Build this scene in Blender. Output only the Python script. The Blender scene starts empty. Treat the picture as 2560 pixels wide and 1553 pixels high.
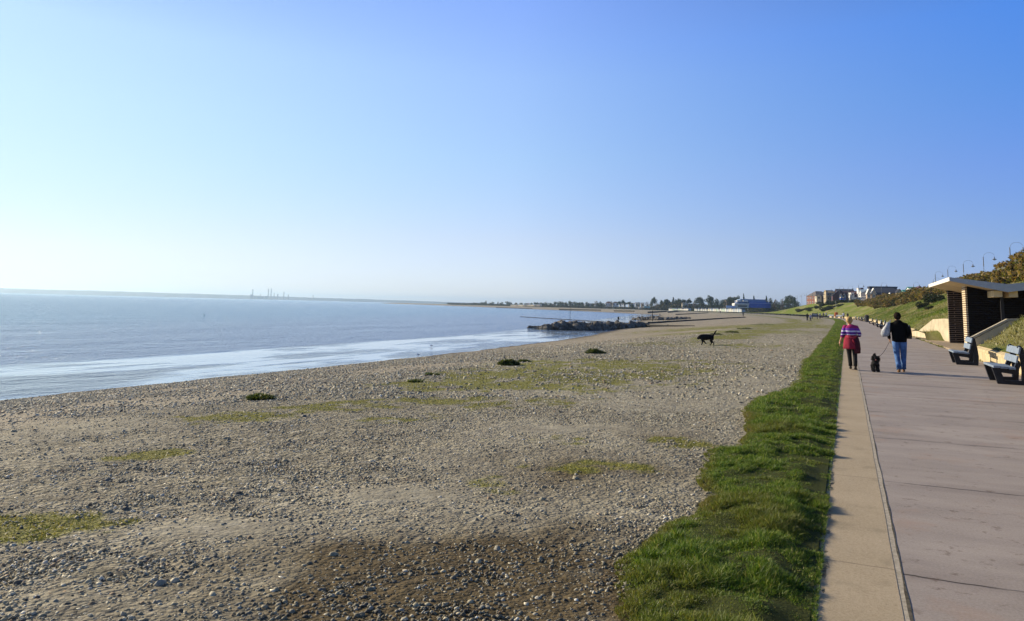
import bpy, bmesh, math, random
import numpy as np
from mathutils import Vector, Matrix, noise as mnoise

R_ = math.radians
random.seed(7)
rng = np.random.default_rng(11)
SC = bpy.context.scene
COL = SC.collection

# ------------------------------------------------------------------ camera
W0, H0, FPX = 2560.0, 1553.0, 1850.0      # photograph size and focal length in its pixels
CX, CY = 1280.0, 776.5 - 252.0            # principal point (the photo is cropped low)
CAMZ = 1.7
PITCH, ROLL = math.atan(238.0 / FPX), math.atan(0.0245)
YAW = R_(24.4)

def cam_axes(yaw):
    f0 = Vector((-math.sin(yaw), math.cos(yaw), 0)); r0 = Vector((math.cos(yaw), math.sin(yaw), 0)); u0 = Vector((0, 0, 1))
    f = f0 * math.cos(PITCH) + u0 * math.sin(PITCH)
    u = u0 * math.cos(PITCH) - f0 * math.sin(PITCH)
    r = r0 * math.cos(ROLL) + u * math.sin(ROLL)
    u2 = u * math.cos(ROLL) - r0 * math.sin(ROLL)
    return r, u2, f
lo_, hi_ = R_(15), R_(35)
for _ in range(40):
    YAW = (lo_ + hi_) / 2
    r, u, f = cam_axes(YAW)
    if CX + FPX * r.y / f.y < 2118: lo_ = YAW
    else: hi_ = YAW
CR, CU, CF = cam_axes(YAW)
CAM = Vector((0, 0, CAMZ))
cam = bpy.data.cameras.new('camera'); camo = bpy.data.objects.new('camera', cam); COL.objects.link(camo)
m = Matrix((CR, CU, -CF)).transposed().to_4x4(); m.translation = CAM; camo.matrix_world = m
cam.sensor_width = 36; cam.sensor_fit = 'HORIZONTAL'; cam.lens = FPX / W0 * 36
cam.shift_y = -252.0 / W0; cam.clip_start = .05; cam.clip_end = 60000
SC.camera = camo

FWD = Vector((-math.sin(YAW), math.cos(YAW), 0)); RGT = Vector((math.cos(YAW), math.sin(YAW), 0))
def ray(px, py):
    return (CR * ((px - CX) / FPX) + CU * (-(py - CY) / FPX) + CF)
def on_z(px, py, z):
    d = ray(px, py); t = (z - CAMZ) / d.z
    return CAM + d * t
def at(px, py, depth):            # the point seen at a pixel, that many metres in front
    d = ray(px, py); return CAM + d * (depth / d.dot(FWD))
def proj(p):
    v = Vector(p) - CAM
    return (CX + FPX * v.dot(CR) / v.dot(CF), CY - FPX * v.dot(CU) / v.dot(CF))

# ------------------------------------------------------------------ sky and sun
SUN_EL, SUN_AZ = R_(21), YAW + R_(57)      # azimuth measured to the left of +Y
world = bpy.data.worlds.new('World'); SC.world = world; world.use_nodes = True
nt = world.node_tree; nt.nodes.clear()
sky = nt.nodes.new('ShaderNodeTexSky'); sky.sky_type = 'NISHITA'; sky.sun_disc = False
sky.sun_elevation = SUN_EL; sky.sun_rotation = -SUN_AZ
sky.altitude = 0; sky.air_density = .8; sky.dust_density = 0; sky.ozone_density = 4
def wn(typ, **kw):
    x = nt.nodes.new('ShaderNode' + typ)
    for k_, v_ in kw.items(): setattr(x, k_, v_)
    return x
def wmath(op, a, b=0.0):
    x = wn('Math', operation=op)
    for i_, v_ in enumerate((a, b)):
        if isinstance(v_, (int, float)): x.inputs[i_].default_value = v_
        else: nt.links.new(v_, x.inputs[i_])
    return x.outputs[0]
# hand-fitted colour grade over the clear Nishita sky, by height above the horizon, at three bearings from the sun
GRADE = [(22, [(.79, (.88, .80, .92)), (3.3, (1.316, .962, .84)), (8.4, (1.86, 1.36, .916)), (13.4, (2.35, 1.72, 1.20)), (18.2, (2.7, 1.98, 1.36))]),
         (57, [(1.3, (1.22, 1.03, 1.15)), (5.0, (1.637, 1.197, 1.13)), (11.2, (1.97, 1.60, 1.40)), (17.3, (2.3, 1.88, 1.74)), (23.1, (2.15, 1.86, 2.08))]),
         (92, [(1.4, (.709, .708, 1.104)), (4.9, (.927, .871, 1.107)), (10, (1.0, 1.05, 1.45)), (15, (.94, 1.26, 1.74)), (19.9, (.88, 1.40, 2.10))])]
tc = wn('TexCoord'); sep = wn('SeparateXYZ'); nt.links.new(tc.outputs['Generated'], sep.inputs[0])
eln = wmath('DIVIDE', wmath('ARCSINE', sep.outputs[2]), math.pi / 2)
hl = wmath('SQRT', wmath('ADD', wmath('MULTIPLY', sep.outputs[0], sep.outputs[0]), wmath('MULTIPLY', sep.outputs[1], sep.outputs[1])))
dt = wmath('DIVIDE', wmath('ADD', wmath('MULTIPLY', sep.outputs[0], -math.sin(SUN_AZ)), wmath('MULTIPLY', sep.outputs[1], math.cos(SUN_AZ))), wmath('MAXIMUM', hl, .001))
azn = wmath('DIVIDE', wmath('ARCCOSINE', dt), math.pi)
rs = []
for az_, st_ in GRADE:
    x = wn('ValToRGB'); e_ = x.color_ramp.elements
    st2 = st_ + [(34, (1.1, 1.1, 1.15)), (60, (.8, .72, .62))]  # sky overhead, out of view, dimmed and less blue to weaken the fill
    while len(e_) < len(st2): e_.new(.5)
    for el_, (p_, c_) in zip(e_, st2): el_.position = p_ / 90; el_.color = (c_[0] / 4, c_[1] / 4, c_[2] / 4, 1)
    nt.links.new(eln, x.inputs[0]); rs.append(x.outputs[0])
def wmix(f, a, b, bt='MIX'):
    x = wn('Mix', data_type='RGBA', blend_type=bt)
    if isinstance(f, (int, float)): x.inputs[0].default_value = f
    else: nt.links.new(f, x.inputs[0])
    nt.links.new(a, x.inputs[6]); nt.links.new(b, x.inputs[7]); return x.outputs[2]
def span(a, b):
    x = wn('MapRange', interpolation_type='LINEAR'); x.inputs[1].default_value = a / 180; x.inputs[2].default_value = b / 180
    nt.links.new(azn, x.inputs[0]); return x.outputs[0]
gr = wmix(span(57, 92), wmix(span(22, 57), rs[0], rs[1]), rs[2])
gv = wn('VectorMath', operation='MULTIPLY'); nt.links.new(sky.outputs[0], gv.inputs[0]); nt.links.new(gr, gv.inputs[1])
gs = wn('VectorMath', operation='SCALE'); nt.links.new(gv.outputs[0], gs.inputs[0]); gs.inputs['Scale'].default_value = 4
bg = nt.nodes.new('ShaderNodeBackground'); bg.inputs['Strength'].default_value = .088
wo = nt.nodes.new('ShaderNodeOutputWorld')
nt.links.new(gs.outputs[0], bg.inputs['Color']); nt.links.new(bg.outputs[0], wo.inputs[0])
sl = bpy.data.lights.new('sun', 'SUN'); sl.energy = 5.0; sl.angle = R_(.5); sl.color = (1, .85, .62)
so = bpy.data.objects.new('sun', sl); COL.objects.link(so)
SUN_DIR = Vector((-math.sin(SUN_AZ) * math.cos(SUN_EL), math.cos(SUN_AZ) * math.cos(SUN_EL), math.sin(SUN_EL)))
so.rotation_euler = SUN_DIR.to_track_quat('Z', 'Y').to_euler()
vs = SC.view_settings; vs.view_transform = 'Standard'; vs.look = 'None'; vs.exposure = .5; vs.gamma = 1
SC.cycles.max_bounces = 6; SC.cycles.diffuse_bounces = 3; SC.cycles.glossy_bounces = 3; SC.cycles.volume_bounces = 0
SC.cycles.use_adaptive_sampling = True; SC.cycles.adaptive_threshold = .015

# ------------------------------------------------------------------ helpers
def tag(o, label=None, cat=None, group=None, kind=None):
    if label: o['label'] = label
    if cat: o['category'] = cat
    if group: o['group'] = group
    if kind: o['kind'] = kind
    return o
def empty(name, loc, rz=0):
    o = bpy.data.objects.new(name, None); COL.objects.link(o); o.location = loc; o.rotation_euler = (0, 0, rz)
    o.empty_display_size = .2; return o
def kids(o, allk):
    return allk.get(o.name, [])
_kids = {}
def copy_tree(o):
    if o.name not in _kids: _kids[o.name] = [(ch, list(ch.children)) for ch in o.children]
    c = o.copy(); COL.objects.link(c)
    for ch, gs_ in _kids[o.name]:
        d = ch.copy(); COL.objects.link(d); d.parent = c
        for g in gs_:
            e = g.copy(); COL.objects.link(e); e.parent = d
    return c

def np_mesh(name, verts, faces, mat=None, parent=None, smooth=False, cols=None, attrs=None, link=True):
    """verts (n,3), faces (m,k) all of one size, as one mesh object"""
    me = bpy.data.meshes.new(name)
    verts = np.asarray(verts, np.float32); faces = np.asarray(faces, np.int32)
    n, (mf, k) = len(verts), faces.shape
    me.vertices.add(n); me.vertices.foreach_set('co', verts.ravel())
    me.loops.add(mf * k); me.loops.foreach_set('vertex_index', faces.ravel())
    me.polygons.add(mf); me.polygons.foreach_set('loop_start', np.arange(0, mf * k, k, dtype=np.int32))
    me.polygons.foreach_set('loop_total', np.full(mf, k, np.int32))
    me.polygons.foreach_set('use_smooth', np.full(mf, smooth))
    if cols is not None:
        a = me.attributes.new('tint', 'FLOAT_COLOR', 'POINT')
        c = np.ones((n, 4), np.float32); c[:, :3] = cols; a.data.foreach_set('color', c.ravel())
    for kk, v in (attrs or {}).items():
        a = me.attributes.new(kk, 'FLOAT', 'POINT'); a.data.foreach_set('value', np.asarray(v, np.float32).ravel())
    me.update(calc_edges=True)
    if mat: me.materials.append(mat)
    o = bpy.data.objects.new(name, me)
    if link: COL.objects.link(o)
    if parent: o.parent = parent
    return o

class MB:
    """collects simple shapes, linked as one mesh object"""
    def __init__(s): s.v = []; s.f = []; s.mi = []
    def add(s, vs_, fs, mi=0):
        b = len(s.v); s.v += [tuple(v) for v in vs_]; s.f += [tuple(i + b for i in f) for f in fs]; s.mi += [mi] * len(fs); return s
    def box(s, c, d, rz=0, mi=0, M=None):
        x, y, z = d[0] / 2, d[1] / 2, d[2] / 2
        P = [Vector((a, b, e)) for e in (-z, z) for a, b in ((-x, -y), (x, -y), (x, y), (-x, y))]
        Rm = Matrix.Rotation(rz, 3, 'Z') if M is None else M
        return s.add([Rm @ p + Vector(c) for p in P], [(3, 2, 1, 0), (4, 5, 6, 7), (0, 1, 5, 4), (1, 2, 6, 5), (2, 3, 7, 6), (3, 0, 4, 7)], mi)
    def prism(s, poly, a, b, axis='y', mi=0):
        """polygon (u,v) extruded from a to b; axis y: (u,t,v), x: (t,u,v), z: (u,v,t)"""
        g = {'y': lambda u, v, t: (u, t, v), 'x': lambda u, v, t: (t, u, v), 'z': lambda u, v, t: (u, v, t)}[axis]
        n = len(poly)
        return s.add([g(u, v, a) for u, v in poly] + [g(u, v, b) for u, v in poly],
                     [tuple(range(n))[::-1], tuple(range(n, 2 * n))] + [(i, (i + 1) % n, n + (i + 1) % n, n + i) for i in range(n)], mi)
    def tube(s, pts, rad, n=10, mi=0, up=(0, 0, 1), cap=True, squash=1.0):
        """rad: number, list, or list of (rx, ry)"""
        pts = [Vector(p) for p in pts]; k = len(pts)
        if not isinstance(rad, (list, tuple)): rad = [rad] * k
        b = len(s.v); u0 = Vector(up)
        for i, p in enumerate(pts):
            t = (pts[min(i + 1, k - 1)] - pts[max(i - 1, 0)])
            t.normalize()
            x = t.cross(u0)
            if x.length < .05: x = t.cross(Vector((0, 1, 0)))
            x.normalize(); y = x.cross(t).normalized()
            r = rad[i]; rx, ry = r if isinstance(r, (tuple, list)) else (r, r * squash)
            for j in range(n):
                a = 2 * math.pi * j / n
                s.v.append(tuple(p + x * (rx * math.cos(a)) + y * (ry * math.sin(a))))
        for i in range(k - 1):
            for j in range(n):
                s.f.append((b + i * n + j, b + i * n + (j + 1) % n, b + (i + 1) * n + (j + 1) % n, b + (i + 1) * n + j)); s.mi.append(mi)
        if cap:
            s.f.append(tuple(b + j for j in range(n))[::-1]); s.mi.append(mi)
            s.f.append(tuple(b + (k - 1) * n + j for j in range(n))); s.mi.append(mi)
        return s
    def ball(s, c, r, n=10, m_=7, mi=0, M=None):
        rx, ry, rz = r if isinstance(r, (tuple, list)) else (r, r, r)
        Rm = M or Matrix.Identity(3)
        c = Vector(c); V = [c + Rm @ Vector((0, 0, -rz))]
        for i in range(1, m_):
            ph = -math.pi / 2 + math.pi * i / m_
            for j in range(n):
                a = 2 * math.pi * j / n
                V.append(c + Rm @ Vector((rx * math.cos(ph) * math.cos(a), ry * math.cos(ph) * math.sin(a), rz * math.sin(ph))))
        V.append(c + Rm @ Vector((0, 0, rz))); F = []
        for j in range(n):
            F.append((0, 1 + (j + 1) % n, 1 + j)); q = 1 + (m_ - 2) * n
            F.append((len(V) - 1, q + j, q + (j + 1) % n))
            for i in range(m_ - 2):
                w = 1 + i * n; F.append((w + j, w + (j + 1) % n, w + n + (j + 1) % n, w + n + j))
        return s.add(V, F, mi)
    def build(s, name, mats, parent=None, smooth=False, loc=None, bevel=0, rz=None):
        me = bpy.data.meshes.new(name); me.from_pydata(s.v, [], s.f)
        if not isinstance(mats, (list, tuple)): mats = [mats]
        for mm in mats: me.materials.append(mm)
        me.polygons.foreach_set('material_index', s.mi)
        me.polygons.foreach_set('use_smooth', [smooth] * len(s.f)); me.update()
        o = bpy.data.objects.new(name, me); COL.objects.link(o)
        if parent: o.parent = parent
        if loc is not None: o.location = loc
        if rz is not None: o.rotation_euler = (0, 0, rz)
        if bevel:
            b = o.modifiers.new('bevel', 'BEVEL'); b.width = bevel; b.segments = 2; b.limit_method = 'ANGLE'
        return o

# materials -------------------------------------------------------
def hexc(*c): return (c[0], c[1], c[2], 1)
class N:
    def __init__(s, name):
        s.m = bpy.data.materials.new(name); s.m.use_nodes = True; s.t = s.m.node_tree; s.t.nodes.clear()
        s.o = s.t.nodes.new('ShaderNodeOutputMaterial')
    def n(s, typ, **kw):
        x = s.t.nodes.new('ShaderNode' + typ)
        for k, v in kw.items():
            if k.startswith('i_'):
                x.inputs[int(k[2:]) if k[2:].isdigit() else k[2:].replace('_', ' ')].default_value = v
            else: setattr(x, k, v)
        return x
    def l(s, a, b): s.t.links.new(a, b)
    def coord(s, kind='Object', scale=None, src=None):
        c = s.n('TexCoord').outputs[kind] if src is None else src
        if scale is None: return c
        mp = s.n('Mapping'); mp.inputs['Scale'].default_value = scale; s.l(c, mp.inputs[0]); return mp.outputs[0]
    def noise(s, co, sc, det=4, rough=.55, out='Fac'):
        x = s.n('TexNoise'); x.inputs['Scale'].default_value = sc; x.inputs['Detail'].default_value = det; x.inputs['Roughness'].default_value = rough
        s.l(co, x.inputs['Vector']); return x.outputs[out]
    def voro(s, co, sc, out='Distance', feature='F1', rnd=1):
        x = s.n('TexVoronoi', feature=feature); x.inputs['Scale'].default_value = sc; x.inputs['Randomness'].default_value = rnd
        s.l(co, x.inputs['Vector']); return x.outputs[out]
    def ramp(s, fac, stops, interp='LINEAR'):
        x = s.n('ValToRGB'); e = x.color_ramp.elements; x.color_ramp.interpolation = interp
        while len(e) < len(stops): e.new(.5)
        for el, (p, c) in zip(e, stops):
            el.position = p; el.color = c if isinstance(c, tuple) and len(c) == 4 else ((c[0], c[1], c[2], 1) if isinstance(c, tuple) else (c, c, c, 1))
        s.l(fac, x.inputs[0]); return x.outputs[0]
    def mix(s, fac, a, b, mode='MIX'):
        x = s.n('Mix', data_type='RGBA', blend_type=mode)
        for sock, v in ((x.inputs[0], fac), (x.inputs[6], a), (x.inputs[7], b)):
            if isinstance(v, (int, float)): sock.default_value = v
            elif isinstance(v, tuple): sock.default_value = v if len(v) == 4 else (*v, 1)
            else: s.l(v, sock)
        return x.outputs[2]
    def math(s, op, a, b=0.0, c=None):
        x = s.n('Math', operation=op)
        for i, v in enumerate((a, b) if c is None else (a, b, c)):
            if isinstance(v, (int, float)): x.inputs[i].default_value = v
            else: s.l(v, x.inputs[i])
        return x.outputs[0]
    def attr(s, name, out='Fac'): return s.n('Attribute', attribute_name=name).outputs[out]
    def bump(s, h, strength=.5, dist=.01, normal=None):
        x = s.n('Bump'); x.inputs['Strength'].default_value = strength; x.inputs['Distance'].default_value = dist
        s.l(h, x.inputs['Height'])
        if normal is not None: s.l(normal, x.inputs['Normal'])
        return x.outputs[0]
    def pbsdf(s, col, rough=.8, normal=None, spec=.3, metal=0):
        p = s.n('BsdfPrincipled')
        for k, v in (('Base Color', col), ('Roughness', rough), ('Specular IOR Level', spec), ('Metallic', metal)):
            if isinstance(v, tuple): p.inputs[k].default_value = v if len(v) == 4 else (*v, 1)
            elif isinstance(v, (int, float)): p.inputs[k].default_value = v
            else: s.l(v, p.inputs[k])
        if normal is not None: s.l(normal, p.inputs['Normal'])
        return p
    def out(s, sh): s.l(sh.outputs[0] if hasattr(sh, 'outputs') else sh, s.o.inputs[0]); return s.m

_mc = {}
def simple(name, col, rough=.75, var=.12, sc=3.0, bump=0, bsc=40, spec=.3, metal=0):
    """painted / plain material with slight procedural wear"""
    if name in _mc: return _mc[name]
    k = N(name); co = k.coord()
    f = k.noise(co, sc, 5, .6)
    a = tuple(max(0, c * (1 - var * 1.6)) for c in col); b = tuple(min(1, c * (1 + var)) for c in col)
    c_ = k.ramp(f, [(.3, a), (.7, b)])
    nrm = k.bump(k.noise(co, bsc, 3), bump, .02) if bump else None
    _mc[name] = k.out(k.pbsdf(c_, rough, nrm, spec, metal)); return _mc[name]

# numpy value noise ------------------------------------------------
def vn(x, y, seed=0):
    x = np.asarray(x, float); y = np.asarray(y, float)
    xi = np.floor(x).astype(np.int64); yi = np.floor(y).astype(np.int64); xf = x - xi; yf = y - yi
    def h(a, b):
        n = (a * 374761393 + b * 668265263 + seed * 974634777) & 0xffffffff
        n = ((n ^ (n >> 13)) * 1274126177) & 0xffffffff
        return ((n ^ (n >> 16)) & 0xffff) / 65535.0
    u = xf * xf * (3 - 2 * xf); v = yf * yf * (3 - 2 * yf)
    return (h(xi, yi) * (1 - u) + h(xi + 1, yi) * u) * (1 - v) + (h(xi, yi + 1) * (1 - u) + h(xi + 1, yi + 1) * u) * v
def fbm(x, y, seed=0, o=4, g=.5):
    t = 0; a = 1; n = 0
    for i in range(o):
        t = t + a * vn(x * 2 ** i, y * 2 ** i, seed + i * 17); n += a; a *= g
    return t / n
def sst(a, b, x):
    t = np.clip((np.asarray(x, float) - a) / (b - a), 0, 1); return t * t * (3 - 2 * t)

# ------------------------------------------------------------------ the lie of the land
def ip(pts):
    ys = np.array([p[0] for p in pts], float); xs = np.array([p[1] for p in pts], float)
    yy = np.linspace(-60, 2600, 5321); v = np.interp(yy, ys, xs)
    return yy, v
_smooth = {}
def lut(name, pts, width):
    yy, v = ip(pts); k = int(width / .5) | 1
    vp = np.pad(v, k, mode='edge'); ker = np.hanning(k + 2)[1:-1]; ker /= ker.sum()
    _smooth[name] = (yy, np.convolve(vp, ker, 'same')[k:-k])
lut('s', [(-60, 0), (150, 0), (210, -1), (262, -5), (320, -14), (380, -27), (480, -52), (583, -84), (750, -172), (1000, -390), (1300, -670), (1600, -1010), (2600, -2400)], 40)
lut('c', [(-60, -10.3), (100, -10.3), (150, -11.5), (200, -15), (320, -34), (480, -76), (583, -112), (750, -215), (1000, -430), (1300, -705), (1600, -1045), (2600, -2440)], 30)
lut('w', [(-60, -29), (55, -29), (90, -31.5), (120, -36), (160, -45), (207, -55), (330, -79), (470, -108), (560, -160), (660, -225), (760, -315), (1000, -510), (1300, -765), (1600, -1085), (2600, -2500)], 20)
def L(name, Y): yy, v = _smooth[name]; return np.interp(Y, yy, v)

ZW = -2.3
def beach_z(X, Y, rough=True):
    X = np.asarray(X, float); Y = np.asarray(Y, float)
    w, c, p = L('w', Y), L('c', Y), L('s', Y) - .2
    t = (X - c) / np.minimum(w - c, -.1)
    z1 = -.22 * np.clip((p - X) / (p - c), 0, 1)
    z2 = -.22 - (-.22 - ZW) * np.clip(t, 0, 1.0) ** 1.08
    z3 = ZW - np.clip(w - X, 0, 60) * .035
    z = np.where(X > c, z1, np.where(X > w, z2, z3))
    if rough:
        z = z + .06 * (fbm(X / 2.4, Y / 3.2, 3) - .5) * sst(-.2, -1.2, X - p) + .10 * (fbm(X / 9, Y / 14, 5, 2) - .5) * sst(-.5, -3, X - p) * np.where(X > w + 1, 1, 0)
    return z
def bank_z(X, Y):
    """seaward slope behind the promenade wall, up to the cliff-top road"""
    X = np.asarray(X, float); Y = np.asarray(Y, float); q = X - L('s', Y) - 4.95
    top = 6.3 - .0 * Y + .9 * sst(120, 60, Y)
    z = .55 + .43 * q + .12 * np.sin(q * .9 + Y * .07)
    z = z + .62 * sst(0, 1.5, q) * sst(4, 16, Y) * sst(40, 34, Y)
    z = np.where(q > 0, z, .55)
    z = np.minimum(z, top - .35 * np.exp(-np.abs(z - top))) + .18 * (fbm(X / 3.1, Y / 5.3, 9) - .5) * sst(0, 2, q)
    # far shore: low land behind the bay
    far = sst(395, 540, Y); z = z * (1 - far) + far * np.minimum(z, .5 + .0015 * np.clip(q, 0, 300))
    # forecourt of the shelter, cut into the slope
    cut = sst(35.42, 35.5, Y) * sst(58, 56, Y) * sst(9.5, 8.6, X)
    z = z * (1 - cut) + np.minimum(z, -.05) * cut
    return z
def land_z(X, Y):
    q = X - float(L('s', Y))
    if q < -.25: return float(beach_z(X, Y))
    if q < 4.7: return 0.0
    return float(bank_z(X, Y))
def hit(px, py):
    d = ray(px, py).normalized(); t = 2.0
    while t < 4000:
        p = CAM + d * t
        if p.z <= land_z(p.x, p.y): return p
        t *= 1.004
    return CAM + d * t
# ------------------------------------------------------------------ beach sheet
def blobs(X, Y, lst):
    a = np.zeros_like(X)
    for px, py, wpx, hpx, st in lst:        # blob centre and size given in photo pixels on the beach
        p = on_z(px, py, -.12); ax = (on_z(px + wpx, py, -.12) - p).length; q = on_z(px, py + hpx, -.12) - on_z(px, py - hpx, -.12)
        ay = q.length / 2; dv = (Vector((p.x, p.y)) - Vector((0, 0))).normalized()
        dx, dy = X - p.x, Y - p.y
        al, ac = dx * dv.x + dy * dv.y, -dx * dv.y + dy * dv.x
        a = np.maximum(a, st * np.exp(-(ac / ax) ** 2 - (al / ay) ** 2))
    return a
MOSS = [(80, 1335, 170, 42, 1.3), (10, 1345, 120, 45, 1.3), (205, 1318, 45, 22, 1.0), (380, 1130, 75, 12, 1.0), (170, 1280, 60, 12, .7), (235, 1180, 40, 8, .7), (1230, 1225, 120, 30, .45),
        (1560, 1120, 220, 26, .6), (1480, 1180, 200, 24, .5), (590, 1032, 110, 13, .9), (850, 1008, 160, 14, .7), (1180, 1000, 260, 18, .7), (1300, 960, 230, 18, .95), (1430, 935, 230, 18, 1.05), (1560, 910, 200, 16, .9),
        (1060, 955, 60, 7, .8), (1450, 905, 200, 10, .7), (1700, 858, 200, 8, .6), (1900, 812, 120, 5, .9), (1830, 826, 110, 5, .9), (1750, 862, 190, 7, .6), (960, 1045, 240, 14, .5), (1330, 870, 60, 5, .6)]
DARK = [(1250, 1500, 620, 135, 2.0), (1250, 1420, 420, 60, 1.2), (1500, 1400, 200, 70, 1.1), (1500, 1190, 330, 66, .55), (1560, 1420, 160, 60, .5), (1000, 1560, 400, 60, .8), (1650, 1100, 120, 30, .5)]
SAND = [(640, 1330, 480, 55, 1.0), (1000, 1250, 330, 40, 1.0), (1500, 1085, 350, 28, 1.0), (1300, 1130, 300, 22, .7), (200, 1530, 300, 40, .8), (1700, 1020, 200, 18, .7), (1560, 1480, 40, 60, .9), (1880, 960, 120, 40, .8), (1950, 860, 100, 20, .8), (1700, 1230, 90, 30, .5)]
def masks(X, Y):
    n1 = fbm(X / .55, Y / .75, 21, 4); n2 = fbm(X / 3.0, Y / 4.0, 23, 3); n3 = fbm(X / .16, Y / .2, 25, 3)
    moss = blobs(X, Y, [(a_, b_, c_ * 1.45, d_ * 1.35, e_) for a_, b_, c_, d_, e_ in MOSS]) * 1.02 * (.05 + 1.75 * n1) * (.35 + 1.3 * n3)
    band = np.exp(-((X - L('c', Y) - 2.5) / 2.3) ** 2) * sst(20, 60, Y) * .85
    band = np.maximum(band, np.exp(-((X - L('s', Y) + 6) / 2.5) ** 2) * sst(60, 100, Y) * .7)
    moss = np.maximum(moss, band * (.2 + 1.5 * n2) * (.4 + 1.1 * n1))
    moss = moss + moss * 1.1 * (fbm(X / .3, Y / .35, 29, 4) - .5); moss = sst(.40, .66, moss)
    dark = np.clip(blobs(X, Y, DARK) * (.05 + 1.6 * n1) * (.4 + 1.2 * n2), 0, 1); sand = np.clip(blobs(X, Y, SAND) * (.5 + 1.1 * n1), 0, 1)
    sand = np.maximum(sand, .75 * sst(.52, .66, n2))
    return moss, dark, sand
def rows(y0, y1, d0, g):
    ys = [y0]
    while ys[-1] < y1: ys.append(ys[-1] + max(d0, g * abs(ys[-1])))
    return np.array(ys)
Yr = rows(-12, 1600, .06, .008)
uc = np.concatenate([[-3.0, -1.5, -.8, -.4, -.2, -.08, -.03], np.linspace(0, 1, 60)[:-1], 1 + np.linspace(0, 1, 190)])
UU, YY = np.meshgrid(uc, Yr)
w_, c_, p_ = L('w', YY), L('c', YY), L('s', YY) - .02
XX = np.where(UU < 1, w_ + (c_ - w_) * UU, c_ + (p_ - c_) * (UU - 1))
ZZ = beach_z(XX, YY)
moss, dark, sand = masks(XX, YY)
near = np.exp(-np.hypot(XX, YY) / 18)
ZZ = ZZ + near * (1 - .65 * sand) * (.045 * (fbm(XX / .28, YY / .28, 41, 3) - .5) + .03 * (fbm(XX / .09, YY / .09, 43, 2) - .5)) * (UU > .3)
ZZ = np.where(UU > 1.985, -.01, ZZ)
nr, nc = XX.shape; idx = np.arange(nr * nc).reshape(nr, nc)
gf = np.stack([idx[:-1, :-1], idx[:-1, 1:], idx[1:, 1:], idx[1:, :-1]], -1).reshape(-1, 4)
slope = sst(1.02, .8, UU); wet = sst(.10, .0, UU)

k = N('shingle'); co = k.coord()
A = {n: k.attr(n) for n in ('moss', 'dark', 'sand', 'slope', 'wet')}
cell = k.voro(co, 34, 'Color'); cell2 = k.voro(co, 11, 'Color')
sepa = k.n('SeparateColor'); k.l(cell, sepa.inputs[0]); sepb = k.n('SeparateColor'); k.l(cell2, sepb.inputs[0])
stone = k.ramp(sepa.outputs[0], [(0, (.08, .072, .05)), (.25, (.20, .183, .130)), (.55, (.35, .318, .228)), (.8, (.47, .425, .31)), (.93, (.60, .56, .44)), (1, (.32, .20, .11))])
stone2 = k.ramp(sepb.outputs[1], [(0, (.10, .095, .075)), (.4, (.28, .255, .18)), (.8, (.47, .425, .31)), (1, (.62, .58, .47))])
mm = k.mix(k.ramp(k.noise(co, .9, 4), [(.35, 0.0), (.65, 1.0)]), stone, stone2)
soil = k.ramp(k.noise(co, 60, 5, .75), [(.25, (.19, .17, .12)), (.5, (.35, .32, .24)), (.8, (.48, .445, .34))])
c = k.mix(k.math('MULTIPLY', A['sand'], .8), mm, soil)
c = k.mix(k.ramp(k.noise(co, .35, 3), [(.4, 0.0), (.7, .35)]), c, (.30, .272, .205))
c = k.mix(k.ramp(k.noise(co, 2.2, 6, .7), [(.42, 0.0), (.62, .6)]), c, (.185, .165, .13))
c = k.mix(k.ramp(k.noise(co, 5.5, 6, .75), [(.53, 0.0), (.68, .55)]), c, (.50, .465, .37))
c = k.mix(k.math('MULTIPLY', A['slope'], .55), c, k.mix(sepa.outputs[1], (.25, .205, .155), (.43, .37, .28)))
# the foreshore bands: sandier strip near the water, damp edge
dk = k.mix(1.0, c, (.33, .27, .18), 'MULTIPLY')
c = k.mix(A['dark'], c, dk)
mossc = k.ramp(k.noise(co, 26, 4, .7), [(.2, (.07, .08, .014)), (.5, (.19, .19, .03)), (.8, (.34, .31, .075))])
c = k.mix(k.math('MULTIPLY', A['moss'], .88), c, mossc)
c = k.mix(k.math('MULTIPLY', A['wet'], .8), c, (.10, .078, .055))
h1 = k.voro(co, 30); h2 = k.voro(co, 12); h3 = k.noise(co, 90, 4, .7)
h = k.math('ADD', k.math('MULTIPLY', h1, -.6), k.math('ADD', k.math('MULTIPLY', h2, -.9), k.math('MULTIPLY', h3, .25)))
h = k.math('MULTIPLY', h, k.math('SUBTRACT', 1.15, A['sand']))
MAT_BEACH = k.out(k.pbsdf(c, .92, k.bump(h, 1.0, .06), .15))
beach = np_mesh('shingle_beach', np.stack([XX, YY, ZZ], -1).reshape(-1, 3), gf, MAT_BEACH, smooth=True,
                attrs=dict(moss=moss, dark=dark, sand=sand, slope=slope, wet=wet))
tag(beach, kind='structure')

# ------------------------------------------------------------------ sea
Ys = rows(-40, 1600, 1.0, .03)
Xo = -np.concatenate([np.linspace(-6, 60, 60), np.geomspace(62, 9000, 60)])
XS, YS = np.meshgrid(Xo, Ys); XS2 = XS + L('w', YS)
far_rows = np.geomspace(1700, 14000, 20)
XF, YF = np.meshgrid(Xo, far_rows); XF2 = XF * 2.2 - 500
XA = np.vstack([XS2, XF2]); YA = np.vstack([YS, YF]); DA = np.vstack([-XS, -XF])
RUF = np.zeros_like(XA)
for px_, py_, rx_, ry_, s_ in ((40, 962, 5.0, 6.5, 1.0), (190, 948, 4.0, 6.0, .9), (420, 925, 1.2, 7, .8), (760, 905, .8, 9, .75), (1000, 876, 1.0, 12, .6)):
    q_ = on_z(px_, py_, ZW); RUF = np.maximum(RUF, s_ * np.exp(-((XA - q_.x) / rx_) ** 2 - ((YA - q_.y) / ry_) ** 2))
nr, nc = XA.shape; idx = np.arange(nr * nc).reshape(nr, nc)
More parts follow.
